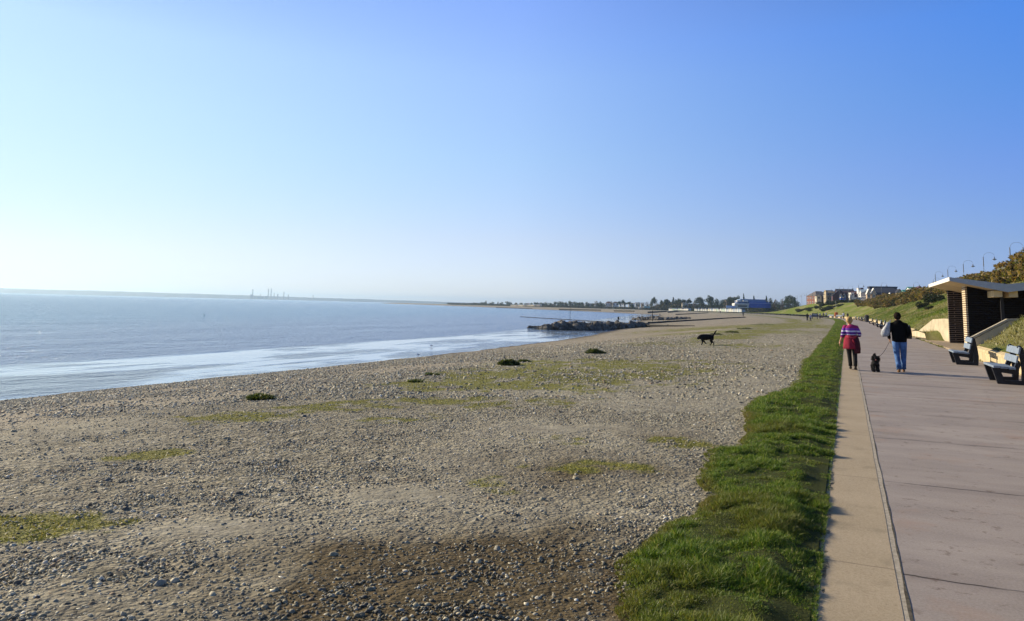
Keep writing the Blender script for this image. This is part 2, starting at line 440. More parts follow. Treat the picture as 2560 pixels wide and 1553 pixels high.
gf = np.stack([idx[:-1, 1:], idx[:-1, :-1], idx[1:, :-1], idx[1:, 1:]], -1).reshape(-1, 4)
k = N('sea_water'); co = k.coord()
D = k.attr('shore')                                       # metres from the water's edge
wob = k.noise(k.coord(scale=(.05, .02, 1)), 1, 3)
d2 = k.math('ADD', D, k.math('MULTIPLY', k.math('SUBTRACT', wob, .5), 5.5))
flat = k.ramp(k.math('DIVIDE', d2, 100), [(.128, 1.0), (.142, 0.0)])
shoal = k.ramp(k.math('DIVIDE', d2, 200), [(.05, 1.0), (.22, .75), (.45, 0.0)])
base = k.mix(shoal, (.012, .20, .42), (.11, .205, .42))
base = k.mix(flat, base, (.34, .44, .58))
# ruffled patches on the wet flat
pn = k.noise(k.coord(scale=(.16, .05, 1)), 1.3, 4, .6)
rfl = k.attr('ruffle'); patch = k.math('MULTIPLY', flat, k.ramp(pn, [(.49, 0.0), (.58, 1.0)]))
patch = k.math('MAXIMUM', k.math('MULTIPLY', patch, .8), k.ramp(k.math('MULTIPLY', rfl, k.math('ADD', k.noise(k.coord(scale=(.9, .16, 1)), 1.2, 5, .7), .45)), [(.38, 0.0), (.62, 1.0)]))
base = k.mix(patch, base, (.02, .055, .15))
w1 = k.noise(k.coord(scale=(1.0, .45, 1)), .9, 6, .7); w2 = k.noise(k.coord(scale=(1, .35, 1)), .12, 4, .6)
lines = None
for dd, sg in ((14.3, .35), (16.2, .28), (19.5, .22)):
    g = k.math('DIVIDE', k.math('SUBTRACT', d2, dd), sg); g = k.math('POWER', 2.718, k.math('MULTIPLY', k.math('MULTIPLY', g, g), -1))
    lines = g if lines is None else k.math('ADD', lines, k.math('MULTIPLY', g, .6))
amp = k.mix(flat, (1, 1, 1), (.02, .02, .02)); amp = k.mix(patch, amp, (.55, .55, .55))
hsea = k.math('ADD', k.math('MULTIPLY', k.math('SUBTRACT', w1, .5), .62), k.math('MULTIPLY', k.math('SUBTRACT', w2, .5), 1.5))
hsea = k.math('MULTIPLY', hsea, amp)
hsea = k.math('ADD', hsea, k.math('MULTIPLY', lines, k.math('MULTIPLY', k.noise(k.coord(scale=(.3, .06, 1)), 1, 3), .10)))
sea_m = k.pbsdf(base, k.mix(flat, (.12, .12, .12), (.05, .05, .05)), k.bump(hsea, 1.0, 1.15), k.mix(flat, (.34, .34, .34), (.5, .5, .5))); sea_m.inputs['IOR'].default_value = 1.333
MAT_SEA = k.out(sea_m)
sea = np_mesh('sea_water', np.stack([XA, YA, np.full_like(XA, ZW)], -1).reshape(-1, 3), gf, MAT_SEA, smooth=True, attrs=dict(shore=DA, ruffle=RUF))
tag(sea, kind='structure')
base_g = MB(); base_g.box((-2400, 4400, -5), (12600, 13600, 2)); tag(base_g.build('ground', simple('seabed', (.12, .10, .08))), kind='structure')

# ------------------------------------------------------------------ promenade
def strip(name, x0, x1, z, mat, y0=-12, y1=330, th=.25, step=.5, wob=0, kind='structure'):
    ys = np.arange(y0, y1, step); V = []; F = []
    a = L('s', ys) + x0 + wob * (fbm(ys / .6, ys * 0, 5, 3) - .5); b = L('s', ys) + x1 + wob * (fbm(ys / .5, ys * 0, 8, 3) - .5)
    for i, y in enumerate(ys): V += [(a[i], y, z - th), (a[i], y, z), (b[i], y, z), (b[i], y, z - th)]
    for i in range(len(ys) - 1):
        q = i * 4; F += [(q + j, q + j + 1, q + j + 5, q + j + 4) for j in range(3)]
    o = np_mesh(name, V, F, mat); tag(o, kind=kind); return o
k = N('concrete_promenade'); co = k.coord()
geo = k.n('NewGeometry').outputs['Position']; sx = k.n('SeparateXYZ'); k.l(geo, sx.inputs[0])
big = k.noise(co, .45, 6, .62); fine = k.noise(co, 55, 6, .7); mid = k.noise(k.coord(scale=(.35, 1.6, 1)), 1.2, 5, .6)
c = k.ramp(big, [(.36, (.21, .18, .15)), (.5, (.325, .282, .25)), (.62, (.44, .388, .34))])
c = k.mix(.55, c, k.ramp(mid, [(.36, (.23, .197, .165)), (.62, (.44, .38, .32))]))
c = k.mix(.40, c, k.ramp(fine, [(.3, (.15, .12, .105)), (.7, (.45, .385, .36))]))
# day joints every few metres with slight wander, stained along their length
jw = k.math('ADD', sx.outputs[1], k.math('MULTIPLY', k.noise(k.coord(scale=(1.5, 1, 1)), 1.2, 4), .16))
md = k.math('ABSOLUTE', k.math('SUBTRACT', k.math('MODULO', k.math('ADD', jw, 295.65), 3.0), 1.5))
joint = k.ramp(md, [(.0, 1.0), (.006, 1.0), (.016, 0.0)])
jst = k.ramp(md, [(.0, .35), (.25, 0.0)])
brk = k.ramp(k.noise(k.coord(scale=(.8, .5, 1)), 2, 3), [(.38, .15), (.55, 1.0)])
c = k.mix(k.math('MULTIPLY', jst, brk), c, (.17, .135, .12))
c = k.mix(k.math('MULTIPLY', joint, brk), c, (.05, .04, .03))
spots = k.ramp(k.noise(co, 5.5, 6, .72), [(.58, 0.0), (.66, .7)])
c = k.mix(spots, c, (.14, .10, .075))
rust = k.ramp(k.noise(co, 1.1, 5, .6), [(.56, 0.0), (.70, .45)]); c = k.mix(rust, c, (.36, .23, .16))
grit = k.ramp(k.voro(co, 38), [(.05, .7), (.11, 0.0)]); gsel = k.ramp(k.noise(co, 1.7, 4), [(.48, 0.0), (.62, 1.0)]); c = k.mix(k.math('MULTIPLY', grit, gsel), c, (.10, .08, .06))
crk = k.voro(k.coord(scale=(.32, .22, 1)), 1, 'Distance', 'DISTANCE_TO_EDGE')
crk = k.ramp(k.math('ADD', crk, k.math('MULTIPLY', k.math('SUBTRACT', k.noise(co, 6, 4), .5), .08)), [(.0, .0), (.001, .8), (.006, 0.0)])
c = k.mix(k.math('MULTIPLY', crk, .7), c, (.07, .055, .045))
hp = k.math('SUBTRACT', k.math('MULTIPLY', fine, .25), k.math('MULTIPLY', joint, 1.0))
MAT_PATH = k.out(k.pbsdf(c, .8, k.bump(hp, .7, .012), .35))
strip('promenade_path', .275, 4.62, 0, MAT_PATH, wob=0)
k = N('kerb_concrete'); co = k.coord()
c = k.ramp(k.noise(co, 60, 4, .85), [(.3, (.16, .12, .075)), (.48, (.39, .32, .22)), (.62, (.48, .40, .29)), (.75, (.66, .60, .50))])
c = k.mix(.45, c, k.ramp(k.noise(co, 1.2, 5), [(.3, (.38, .295, .18)), (.7, (.53, .42, .28))]))
geo = k.n('NewGeometry').outputs['Position']; sx = k.n('SeparateXYZ'); k.l(geo, sx.inputs[0])
kj = k.math('ABSOLUTE', k.math('SUBTRACT', k.math('MODULO', k.math('ADD', k.math('ADD', sx.outputs[1], k.math('MULTIPLY', k.noise(co, 9, 3), .03)), 295.65), 3.0), 1.5))
c = k.mix(k.ramp(kj, [(0, .55), (.004, .55), (.012, 0.0)]), c, (.10, .08, .055))
c = k.mix(k.ramp(k.noise(co, 2.3, 5, .65), [(.56, 0.0), (.68, .4)]), c, (.20, .17, .11))
MAT_KERB = k.out(k.pbsdf(c, .85, k.bump(k.noise(co, 120, 3, .8), .6, .006), .3))
strip('kerb_strip', -.235, .238, .004, MAT_KERB, wob=.012)
# weedy joint between kerb strip and slabs
strip('path_joint', .225, .286, .0018, simple('joint_mortar', (.42, .37, .29), .95, .22, 22, .15, 50), wob=.014, step=.06, y1=70)
strip('path_gap', .276, .284, .003, simple('joint_soil', (.10, .085, .06), .95, .5, 14, .2), wob=.022, step=.05, y1=70)

# cliff-side land
Yb = rows(-12, 1600, .3, .012)
qs = np.concatenate([np.linspace(0, 16, 70), np.linspace(16.5, 40, 20), np.geomspace(45, 1500, 30)])
QQ, YB = np.meshgrid(qs, Yb); XB = QQ + L('s', YB) + 4.72
ZB = bank_z(XB, YB)
nr, nc = XB.shape; idx = np.arange(nr * nc).reshape(nr, nc)
gf = np.stack([idx[:-1, :-1], idx[:-1, 1:], idx[1:, 1:], idx[1:, :-1]], -1).reshape(-1, 4)
k = N('rough_grass'); co = k.coord()
g = k.ramp(k.noise(co, 9, 6, .75), [(.25, (.06, .085, .012)), (.5, (.14, .18, .026)), (.78, (.25, .27, .055))])
straw = k.ramp(k.noise(co, 14, 5, .7), [(.3, (.16, .14, .06)), (.7, (.34, .31, .15))])
sel = k.ramp(k.noise(k.coord(scale=(1, .45, 1)), .22, 4, .6), [(.46, 0.0), (.62, .85)])
g = k.mix(sel, g, straw)
MAT_BANK = k.out(k.pbsdf(g, .95, k.bump(k.noise(co, 7, 6, .8), .9, .22), .1))
bank = np_mesh('grass_bank', np.stack([XB, YB, ZB], -1).reshape(-1, 3), gf, MAT_BANK, smooth=True); tag(bank, kind='structure')
apron = MB(); apron.prism([(4.64, 35.6), (9.4, 35.6), (9.4, 57.0), (4.64, 66.0)], -.3, .06, 'z')
tag(apron.build('shelter_forecourt', simple('forecourt_concrete', (.34, .27, .19), .85, .15, 2, .3)), kind='structure')

# ------------------------------------------------------------------ pebbles
t_ = (1 + 5 ** .5) / 2
ICO = np.array([(-1, t_, 0), (1, t_, 0), (-1, -t_, 0), (1, -t_, 0), (0, -1, t_), (0, 1, t_), (0, -1, -t_), (0, 1, -t_), (t_, 0, -1), (t_, 0, 1), (-t_, 0, -1), (-t_, 0, 1)], float); ICO /= np.linalg.norm(ICO[0])
ICF = np.array([(0, 11, 5), (0, 5, 1), (0, 1, 7), (0, 7, 10), (0, 10, 11), (1, 5, 9), (5, 11, 4), (11, 10, 2), (10, 7, 6), (7, 1, 8), (3, 9, 4), (3, 4, 2), (3, 2, 6), (3, 6, 8), (3, 8, 9), (4, 9, 5), (2, 4, 11), (6, 2, 10), (8, 6, 7), (9, 8, 1)])
def subdiv(V, F):
    V = list(map(tuple, V)); cache = {}; out = []
    def mid(a, b):
        q = (min(a, b), max(a, b))
        if q not in cache:
            m_ = (np.array(V[a]) + np.array(V[b])) / 2; m_ /= np.linalg.norm(m_); V.append(tuple(m_)); cache[q] = len(V) - 1
        return cache[q]
    for a, b, c in F:
        ab, bc, ca = mid(a, b), mid(b, c), mid(c, a); out += [(a, ab, ca), (b, bc, ab), (c, ca, bc), (ab, bc, ca)]
    return np.array(V), np.array(out)
ICO2, ICF2 = subdiv(ICO, ICF)
def rocks(P, S, V0, F0, jit, colours, flat=(.45, .8)):
    """many stones as arrays: positions P (n,3), radii S (n,)"""
    n = len(P); nv = len(V0)
    var = 24; base = np.stack([V0 * (1 + rng.normal(0, jit, (nv, 1))) for _ in range(var)])
    v = base[rng.integers(0, var, n)]
    sc = np.stack([np.ones(n), rng.uniform(.55, 1, n), rng.uniform(*flat, n)], -1) * S[:, None]
    v = v * sc[:, None, :]
    a = rng.uniform(0, 2 * np.pi, n); b = rng.normal(0, .3, n)
    cb, sb = np.cos(b)[:, None], np.sin(b)[:, None]; x, y, z = v[..., 0], v[..., 1], v[..., 2]
    x, z = x * cb - z * sb, x * sb + z * cb
    ca, sa = np.cos(a)[:, None], np.sin(a)[:, None]; x, y = x * ca - y * sa, x * sa + y * ca
    v = np.stack([x, y, z], -1) + P[:, None, :]
    f = F0[None] + (np.arange(n) * nv)[:, None, None]
    c = np.repeat(colours[:, None, :], nv, 1)
    return v.reshape(-1, 3), f.reshape(-1, 3), c.reshape(-1, 3)
def scatter(n, r0, r1, half=45, power=1.0):
    a = rng.uniform(-R_(half), R_(half), n) + YAW; u = rng.uniform(0, 1, n)
    r = r0 * (r1 / r0) ** (u ** power)
    return -np.sin(a) * r, np.cos(a) * r, r
PAL = np.array([(.36, .325, .225), (.46, .41, .285), (.24, .215, .15), (.10, .092, .075), (.56, .51, .38), (.68, .64, .53), (.36, .25, .15), (.35, .33, .265), (.17, .165, .145)])
PW = np.array([.22, .2, .16, .08, .12, .05, .05, .07, .05])
def stones(n, r0, r1, s0, s1, V0, F0, jit, power=1.0):
    X, Y, r = scatter(n, r0, r1, power=power)
    w, c, p = L('w', Y), L('c', Y), L('s', Y)
    mo, da, sa = masks(X, Y)
    dens = (1 - .93 * sa) * (1 - .7 * mo) * (.45 + .55 * sst(.35, .6, fbm(X / .8, Y / .8, 61, 3)))
    ok = (X < p - .3) & (X > w + .5) & (rng.uniform(0, 1, n) < dens) & (rng.uniform(0, 1, n) < 1 - .9 * (sst(20, 44, r) if r0 < 10 else sst(45, 75, r)))
    X, Y, r, da = X[ok], Y[ok], r[ok], da[ok]; n = len(X)
    S = np.clip(np.exp(rng.normal(math.log(s0), .42, n)), s0 * .45, s1) * (1 + np.clip(r - 8, 0, 30) * .012)
    Z = beach_z(X, Y) - .12 * S + .02 * np.exp(-r / 18) * 0
    Cc = PAL[rng.choice(len(PAL), n, p=PW / PW.sum())] * rng.uniform(.75, 1.2, (n, 1)) * (1 - .5 * da[:, None] * (rng.uniform(0, 1, (n, 1)) > .22))
    return rocks(np.stack([X, Y, Z + .1 * S], -1), S, V0, F0, jit, Cc)
k = N('pebble_stone'); cc = k.n('Attribute', attribute_name='tint').outputs['Color']; co = k.coord()
cc = k.mix(.5, cc, k.ramp(k.noise(co, 90, 3), [(.3, .55), (.7, 1.4)]), 'MULTIPLY')
MAT_PEB = k.out(k.pbsdf(cc, .75, None, .3))
o = np_mesh('pebbles', *stones(120000, 3.2, 34, .0105, .03, ICO, ICF, .16, 1.25)[:2], None, smooth=True) if False else None
for nm, args in (('distant_pebbles', (230000, 15, 75, .020, .045, ICO, ICF, .2, .8)), ('loose_pebbles', (340000, 3.0, 46, .0098, .022, ICO, ICF, .19, 1.1)), ('beach_stones', (5200, 3.0, 24, .015, .040, ICO2, ICF2, .12, .9))):
    v, f, c3 = stones(*args)
    o = np_mesh(nm, v, f, MAT_PEB, smooth=True, cols=c3)
    tag(o, 'flint pebbles scattered over the shingle' if nm[0] in 'ld' else 'larger rounded stones lying among the pebbles', 'pebbles', kind='stuff')

# ------------------------------------------------------------------ grass blades
def blades(X, Y, Z, Ln, Wd, lean, colr, name, mat, bend=.45, mean=(0.0, 0.0)):
    n = len(X); a = rng.uniform(0, 2 * np.pi, n); tilt = rng.normal(0, lean, (n, 2)) + np.array(mean)
    d = np.stack([tilt[:, 0], tilt[:, 1], np.ones(n)], -1); d /= np.linalg.norm(d, axis=1)[:, None]
    side = np.stack([np.cos(a), np.sin(a), np.zeros(n)], -1)
    bd = np.stack([tilt[:, 0] + rng.normal(0, .25, n), tilt[:, 1] + rng.normal(0, .25, n), np.full(n, -.25)], -1) * bend
    P = np.stack([X, Y, Z], -1); Lc = Ln[:, None]; Wc = Wd[:, None]
    m1 = P + d * Lc * .5 + bd * Lc * .2; tip = P + d * Lc + bd * Lc * .9
    v = np.stack([P - side * Wc, P + side * Wc, m1 + side * Wc * .7, m1 - side * Wc * .7, tip + side * Wc * .08, tip - side * Wc * .08], 1)
    f = np.array([(0, 1, 2, 3), (3, 2, 4, 5)])[None] + (np.arange(n) * 6)[:, None, None]
    sh = np.array([.55, .55, 1, 1, 1.25, 1.25]) * 0 + 1.0
    c = colr[:, None, :] * sh[None, :, None]
    return np_mesh(name, v.reshape(-1, 3), f.reshape(-1, 4), mat, smooth=False, cols=c.reshape(-1, 3))
def leafmat(name, trans=.35, rough=.5):
    k = N(name); cc = k.n('Attribute', attribute_name='tint').outputs['Color']
    p = k.pbsdf(cc, rough, None, .35); t = k.n('BsdfTranslucent'); k.l(k.mix(1.0, cc, (1.3, 1.25, .7), 'MULTIPLY'), t.inputs[0])
    mx = k.n('MixShader'); mx.inputs[0].default_value = trans; k.l(p.outputs[0], mx.inputs[1]); k.l(t.outputs[0], mx.inputs[2])
    return k.out(mx)
MAT_GRASS = leafmat('grass_blades', .32)
EDGE = [(-3, -1.1), (3.0, -1.02), (4.18, -1.1), (5.14, -1.42), (6.12, -1.41), (6.6, -1.2), (7.3, -1.25), (8.2, -1.45), (9.4, -1.6), (10.1, -1.25), (12, -1.43), (13.6, -1.6), (14.5, -1.78), (16.5, -1.5), (18, -1.3), (20.2, -1.2), (23, -1.3), (28, -1.45), (33, -1.4), (38, -1.4), (45, -1.4), (59, -1.45), (80, -1.6), (124, -1.9), (197, -2.2), (260, -2.0), (330, -2)]
def verge_left(Y): return L('s', Y) + np.interp(Y, [e[0] for e in EDGE], [e[1] for e in EDGE]) + .30 * (fbm(Y / .45, Y * 0, 71, 4) - .5)
def verge_h(X, Y): return .02 + (.045 * sst(.35, .7, fbm(X / .45, Y / .38, 75, 3)) + .02) * sst(0, .4, X - verge_left(Y)) * sst(-.24, -.55, X - L('s', Y))
# soil mound under it
Yv = rows(-6, 330, .08, .012); tv = np.linspace(0, 1, 26); TT, YV = np.meshgrid(tv, Yv)
vl = verge_left(YV); vr = L('s', YV) - .24; XV = vl + (vr - vl) * TT
ZV = beach_z(XV, YV) * (1 - sst(.0, .25, TT)) + verge_h(XV, YV) * sst(0, .25, TT) - .012 * (TT < .01)
nr, nc = XV.shape; idx = np.arange(nr * nc).reshape(nr, nc); gf = np.stack([idx[:-1, :-1], idx[:-1, 1:], idx[1:, 1:], idx[1:, :-1]], -1).reshape(-1, 4)
k = N('verge_soil'); co = k.coord()
MAT_VS = k.out(k.pbsdf(k.ramp(k.noise(co, 40, 5, .7), [(.3, (.022, .03, .008)), (.7, (.075, .085, .022))]), .95, k.bump(k.noise(co, 60, 4), .8, .02), .1))
tag(np_mesh('verge_soil', np.stack([XV, YV, ZV], -1).reshape(-1, 3), gf, MAT_VS, smooth=True), kind='structure')
def verge_blades(n, y0, y1, wf, power):
    Y = y0 + (y1 - y0) * rng.uniform(0, 1, n) ** power
    l, r = verge_left(Y), L('s', Y) - .205; t = rng.uniform(0, 1, n); X = l - .03 + (r + .03 - l) * t
    tuft = fbm(X / .13, Y / .13, 81, 3); low = fbm(X / .5, Y / .45, 83, 2); bald = fbm(X / .9, Y / .7, 87, 3)
    keep = rng.uniform(0, 1, n) < .30 + 1.2 * sst(.34, .58, tuft * .65 + low * .35) ; X, Y, t, tuft, low, bald = (q[keep] for q in (X, Y, t, tuft, low, bald)); n = len(X)
    r = L('s', Y) - .205; edge = sst(0, .16, X - verge_left(Y))
    Ln = (.018 + .066 * sst(.38, .72, tuft * .5 + low * .5)) * (.45 + .55 * edge) * (.34 + .66 * np.maximum(sst(.02, .42, r - X), sst(.60, .75, fbm(Y / .16, Y * 0, 95, 2)))) * rng.uniform(.6, 1.35, n) * np.where(rng.uniform(0, 1, n) < .02, 1.5, 1)
    Wd = rng.uniform(.0016, .0028, n) * (1 + Y * wf)
    g = np.array([(.085, .165, .018), (.16, .245, .028), (.04, .09, .012), (.28, .33, .055), (.46, .43, .15)])
    c = g[rng.choice(5, n, p=[.34, .30, .2, .12, .04])] * rng.uniform(.7, 1.25, (n, 1))
    yel = ((1 - edge) * .8 + sst(.55, .7, bald) * .6)[:, None] * rng.uniform(.3, 1, (n, 1)); yel = np.clip(yel, 0, 1)
    c = c * (1 - yel) + np.array([.22, .185, .05]) * yel * rng.uniform(.6, 1.1, (n, 1))
    Z = np.where(X < verge_left(Y) + .02, beach_z(X, Y), verge_h(X, Y) - .01)
    return X, Y, Z, Ln, Wd, c
for args, nm in (((290000, 3.3, 13, .04, 1.35), 'verge_grass'), ((110000, 13, 60, .055, 1.6), 'verge_grass'), ((40000, 60, 260, .06, 1.3), 'verge_grass')):
    X, Y, Z, Ln, Wd, c = verge_blades(*args)
    if args[1] > 50: Ln = Ln * 1.3
    tag(blades(X, Y, Z, Ln, Wd, .42, c, nm, MAT_GRASS, mean=(.12, 0)), 'thick green grass growing along the kerb of the promenade', 'grass', kind='stuff')
# sparse tufts and moss on the shingle
X, Y, r = scatter(420000, 3.4, 60, power=1.0)
mo, da, sa = masks(X, Y); ok = (mo > .25) & (X < L('s', Y) - 1.5) & (rng.uniform(0, 1, len(X)) < mo * .75)
X, Y, r = X[ok], Y[ok], r[ok]; n = len(X)
c = np.array([(.15, .165, .03), (.22, .21, .045), (.10, .13, .025), (.28, .24, .07)])[rng.integers(0, 4, n)] * rng.uniform(.7, 1.2, (n, 1))
tag(blades(X, Y, beach_z(X, Y), rng.uniform(.012, .032, n) * (1 + r * .012), rng.uniform(.0022, .0035, n) * (1 + r * .05), .7, c, 'moss_grass', MAT_GRASS), 'low yellow-green turf patches creeping over the shingle', 'turf', kind='stuff')
# ------------------------------------------------------------------ retaining wall behind the benches
CREAM = simple('cream_render', (.52, .42, .25), .85, .16, 2.2, .35, 30)
CREAM2 = simple('pale_concrete', (.50, .43, .30), .85, .18, 1.5, .35, 25)
COPE = simple('coping_concrete', (.40, .35, .26), .85, .2, 3, .3)
def wall_run(name, y0, y1, label, h=.52):
    ys = np.linspace(y0, y1, max(2, int((y1 - y0) / 2))); b = MB(); c_ = MB()
    for i in range(len(ys) - 1):
        a0, a1 = float(L('s', ys[i])) + 4.66, float(L('s', ys[i + 1])) + 4.66
        b.add([(a0, ys[i], -.2), (a0, ys[i], h - .16), (a0 + .14, ys[i], h - .10), (a0 + .14, ys[i], -.2), (a1, ys[i + 1], -.2), (a1, ys[i + 1], h - .16), (a1 + .14, ys[i + 1], h - .10), (a1 + .14, ys[i + 1], -.2)],
              [(0, 4, 5, 1), (1, 5, 6, 2), (3, 2, 6, 7)] + ([(0, 1, 2, 3)] if i == 0 else []) + ([(4, 7, 6, 5)] if i == len(ys) - 2 else []))
        c_.add([(a0 - .035, ys[i], h - .155), (a0 - .035, ys[i], h - .06), (a0 + .22, ys[i], h + .07), (a0 + .24, ys[i], h - .05), (a1 - .035, ys[i + 1], h - .155), (a1 - .035, ys[i + 1], h - .06), (a1 + .22, ys[i + 1], h + .07), (a1 + .24, ys[i + 1], h - .05)],
               [(0, 4, 5, 1), (1, 5, 6, 2), (2, 6, 7, 3), (0, 3, 7, 4)] + ([(0, 1, 2, 3)] if i == 0 else []) + ([(4, 7, 6, 5)] if i == len(ys) - 2 else []))
    r = empty(name, (0, 0, 0)); b.build('wall_face', CREAM, r); c_.build('coping', CREAM, r); tag(r, label, 'retaining wall'); return r
wall_run('retaining_wall', -12, 35.5, 'low cream rendered wall with chamfered top behind the two nearest benches')
wall_run('retaining_wall', 67.0, 300, 'long low cream wall running away behind the row of far benches')
# flanks of the shelter forecourt
fl = empty('flank_wall', (0, 0, 0))
f_ = MB(); f_.prism([(4.66, -.1), (9.3, -.1), (9.3, 1.72), (5.9, 1.54), (4.66, .78)], 35.55, 35.79, 'y'); f_.build('wall_face', CREAM2, fl)
f2 = MB(); f2.prism([(4.62, .782), (5.88, 1.552), (9.3, 1.732), (9.3, 1.81), (5.86, 1.63), (4.58, .855)], 35.51, 35.87, 'y'); f2.build('coping', COPE, fl)
tag(fl, 'sloping concrete wall with grey coping rising beside the near side of the shelter', 'flank wall')
fw = empty('flank_wall', (0, 0, 0)); pts_ = [(4.66, 67.0, .44), (4.85, 64.0, .50), (5.1, 61.6, .95), (5.4, 59.2, 1.42), (5.75, 56.4, 1.50), (6.3, 52.6, 1.5)]
b = MB(); c_ = MB()
for (x0, y0, z0), (x1, y1, z1) in zip(pts_, pts_[1:]):
    b.add([(x0, y0, -.2), (x1, y1, -.2), (x1, y1, z1), (x0, y0, z0), (x0 + .22, y0, -.2), (x1 + .22, y1, -.2), (x1 + .22, y1, z1), (x0 + .22, y0, z0)], [(0, 1, 2, 3), (3, 2, 6, 7), (5, 4, 7, 6), (0, 3, 7, 4), (1, 5, 6, 2)])
b.build('wall_face', CREAM2, fw); tag(fw, 'curved pale concrete wall sweeping up to the brick shelter on its far side', 'flank wall')

# ------------------------------------------------------------------ seafront shelter
sh = empty('seafront_shelter', (7, 47, 0))
tag(sh, 'brick seafront shelter with white butterfly roof and dark interior beside the promenade', 'shelter')
def brick(name, c1, c2, mortar, ms=.014):
    k = N(name); co = k.n('TexCoord').outputs['Object']; s_ = k.n('SeparateXYZ'); k.l(co, s_.inputs[0]); cb = k.n('CombineXYZ')
    k.l(k.math('ADD', s_.outputs[0], s_.outputs[1]), cb.inputs[0]); k.l(s_.outputs[2], cb.inputs[1])
    bt = k.n('TexBrick'); k.l(cb.outputs[0], bt.inputs['Vector'])
    for n_, v_ in (('Scale', 1), ('Mortar Size', ms), ('Brick Width', 9.0), ('Row Height', .115), ('Mortar Smooth', .1), ('Bias', 0)): bt.inputs[n_].default_value = v_
    bt.inputs['Color1'].default_value = hexc(*c1); bt.inputs['Color2'].default_value = hexc(*c2); bt.inputs['Mortar'].default_value = hexc(*mortar)
    f = k.math('SUBTRACT', 1, bt.outputs['Fac'])
    return k.out(k.pbsdf(k.mix(.35, bt.outputs['Color'], k.ramp(k.noise(co, 3, 4), [(.3, .6), (.7, 1.3)]), 'MULTIPLY'), .85, k.bump(f, .8, .02), .15))
BR_D = brick('shaded_brick', (.007, .005, .005), (.005, .004, .004), (.022, .018, .015), .008); BR_F = brick('shaded_brick_pale_joints', (.016, .009, .008), (.011, .007, .007), (.26, .20, .16), .016)  # near-black tones: shade under the deep roof is put into the brick colour
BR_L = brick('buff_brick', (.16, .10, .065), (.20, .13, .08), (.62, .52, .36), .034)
WHITE = simple('white_roof_paint', (.74, .71, .64), .6, .1, 3, .1); CRPAINT = simple('cream_paint', (.62, .50, .30), .65, .1, 2)
DARKP = simple('dark_paint', (.02, .02, .024), .6)
def lb(c, d): b_ = MB(); b_.box((c[0] - 7, c[1] - 47, c[2]), d); return b_
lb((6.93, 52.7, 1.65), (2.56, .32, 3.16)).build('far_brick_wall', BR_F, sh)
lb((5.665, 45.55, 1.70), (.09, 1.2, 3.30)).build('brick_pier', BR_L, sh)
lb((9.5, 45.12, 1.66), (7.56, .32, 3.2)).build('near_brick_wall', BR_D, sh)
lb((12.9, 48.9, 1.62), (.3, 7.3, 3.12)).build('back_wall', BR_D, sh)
# butterfly roof: tip at X=4.6, valley at 7.15, rising again inland
rp = [(4.75, 3.58), (7.12, 3.26), (13.6, 4.05)]; th = [.14, .33, .16]
def roofmesh(y0, y1, inset=0.0):
    b_ = MB(); top = [(x - 7, z) for x, z in rp]; bot = [(x - 7, z - t) for (x, z), t in zip(rp, th)]
    b_.prism(top[:2] + bot[:2][::-1], y0 - 47, y1 - 47, 'y'); b_.prism(top[1:] + bot[1:][::-1], y0 - 47, y1 - 47, 'y'); return b_
roofmesh(42.75, 53.1).build('roof_slab', CRPAINT, sh)
FASC_SHADE = simple('shaded_fascia', (.40, .42, .44), .6, .06, 2)  # shade on the roof's near edge put into this greyer paint
fa = MB(); o_ = .05
fa.add([(4.7 - 7, -4.29, 3.605), (7.12 - 7, -4.29, 3.285), (13.6 - 7, -4.29, 4.075), (13.6 - 7, -4.29, 3.87), (7.12 - 7, -4.29, 2.90), (4.7 - 7, -4.29, 3.42)] +
       [(4.7 - 7, -4.246, 3.605), (7.12 - 7, -4.246, 3.285), (13.6 - 7, -4.246, 4.075), (13.6 - 7, -4.246, 3.87), (7.12 - 7, -4.246, 2.90), (4.7 - 7, -4.246, 3.42)],
       [(0, 5, 4, 1), (1, 4, 3, 2), (6, 7, 10, 11), (7, 8, 9, 10), (0, 1, 7, 6), (1, 2, 8, 7), (5, 11, 10, 4), (4, 10, 9, 3), (0, 6, 11, 5), (2, 3, 9, 8)])
fa.build('gable_fascia', FASC_SHADE, sh)
b_ = MB(); b_.box((4.72 - 7, 47.92 - 47, 3.51), (.05, 10.34, .19)); b_.build('sea_fascia', WHITE, sh)
for xx in (6.78, 7.42):
    b_ = MB(); b_.box((xx - 7, 48.4 - 47, 2.82), (.36, 10.6, .30)); b_.build('roof_beam', CRPAINT, sh)
b_ = MB(); b_.box((7.1 - 7, 44.2 - 47, 1.5), (.14, .14, 3.0)); b_.build('post', DARKP, sh)
b_ = MB(); b_.box((8.9 - 7, 51.9 - 47, .45), (3.0, .4, .06)); b_.box((8.0 - 7, 51.9 - 47, .2), (.1, .36, .42)); b_.box((9.8 - 7, 51.9 - 47, .2), (.1, .36, .42)); b_.build('inner_bench', DARKP, sh)

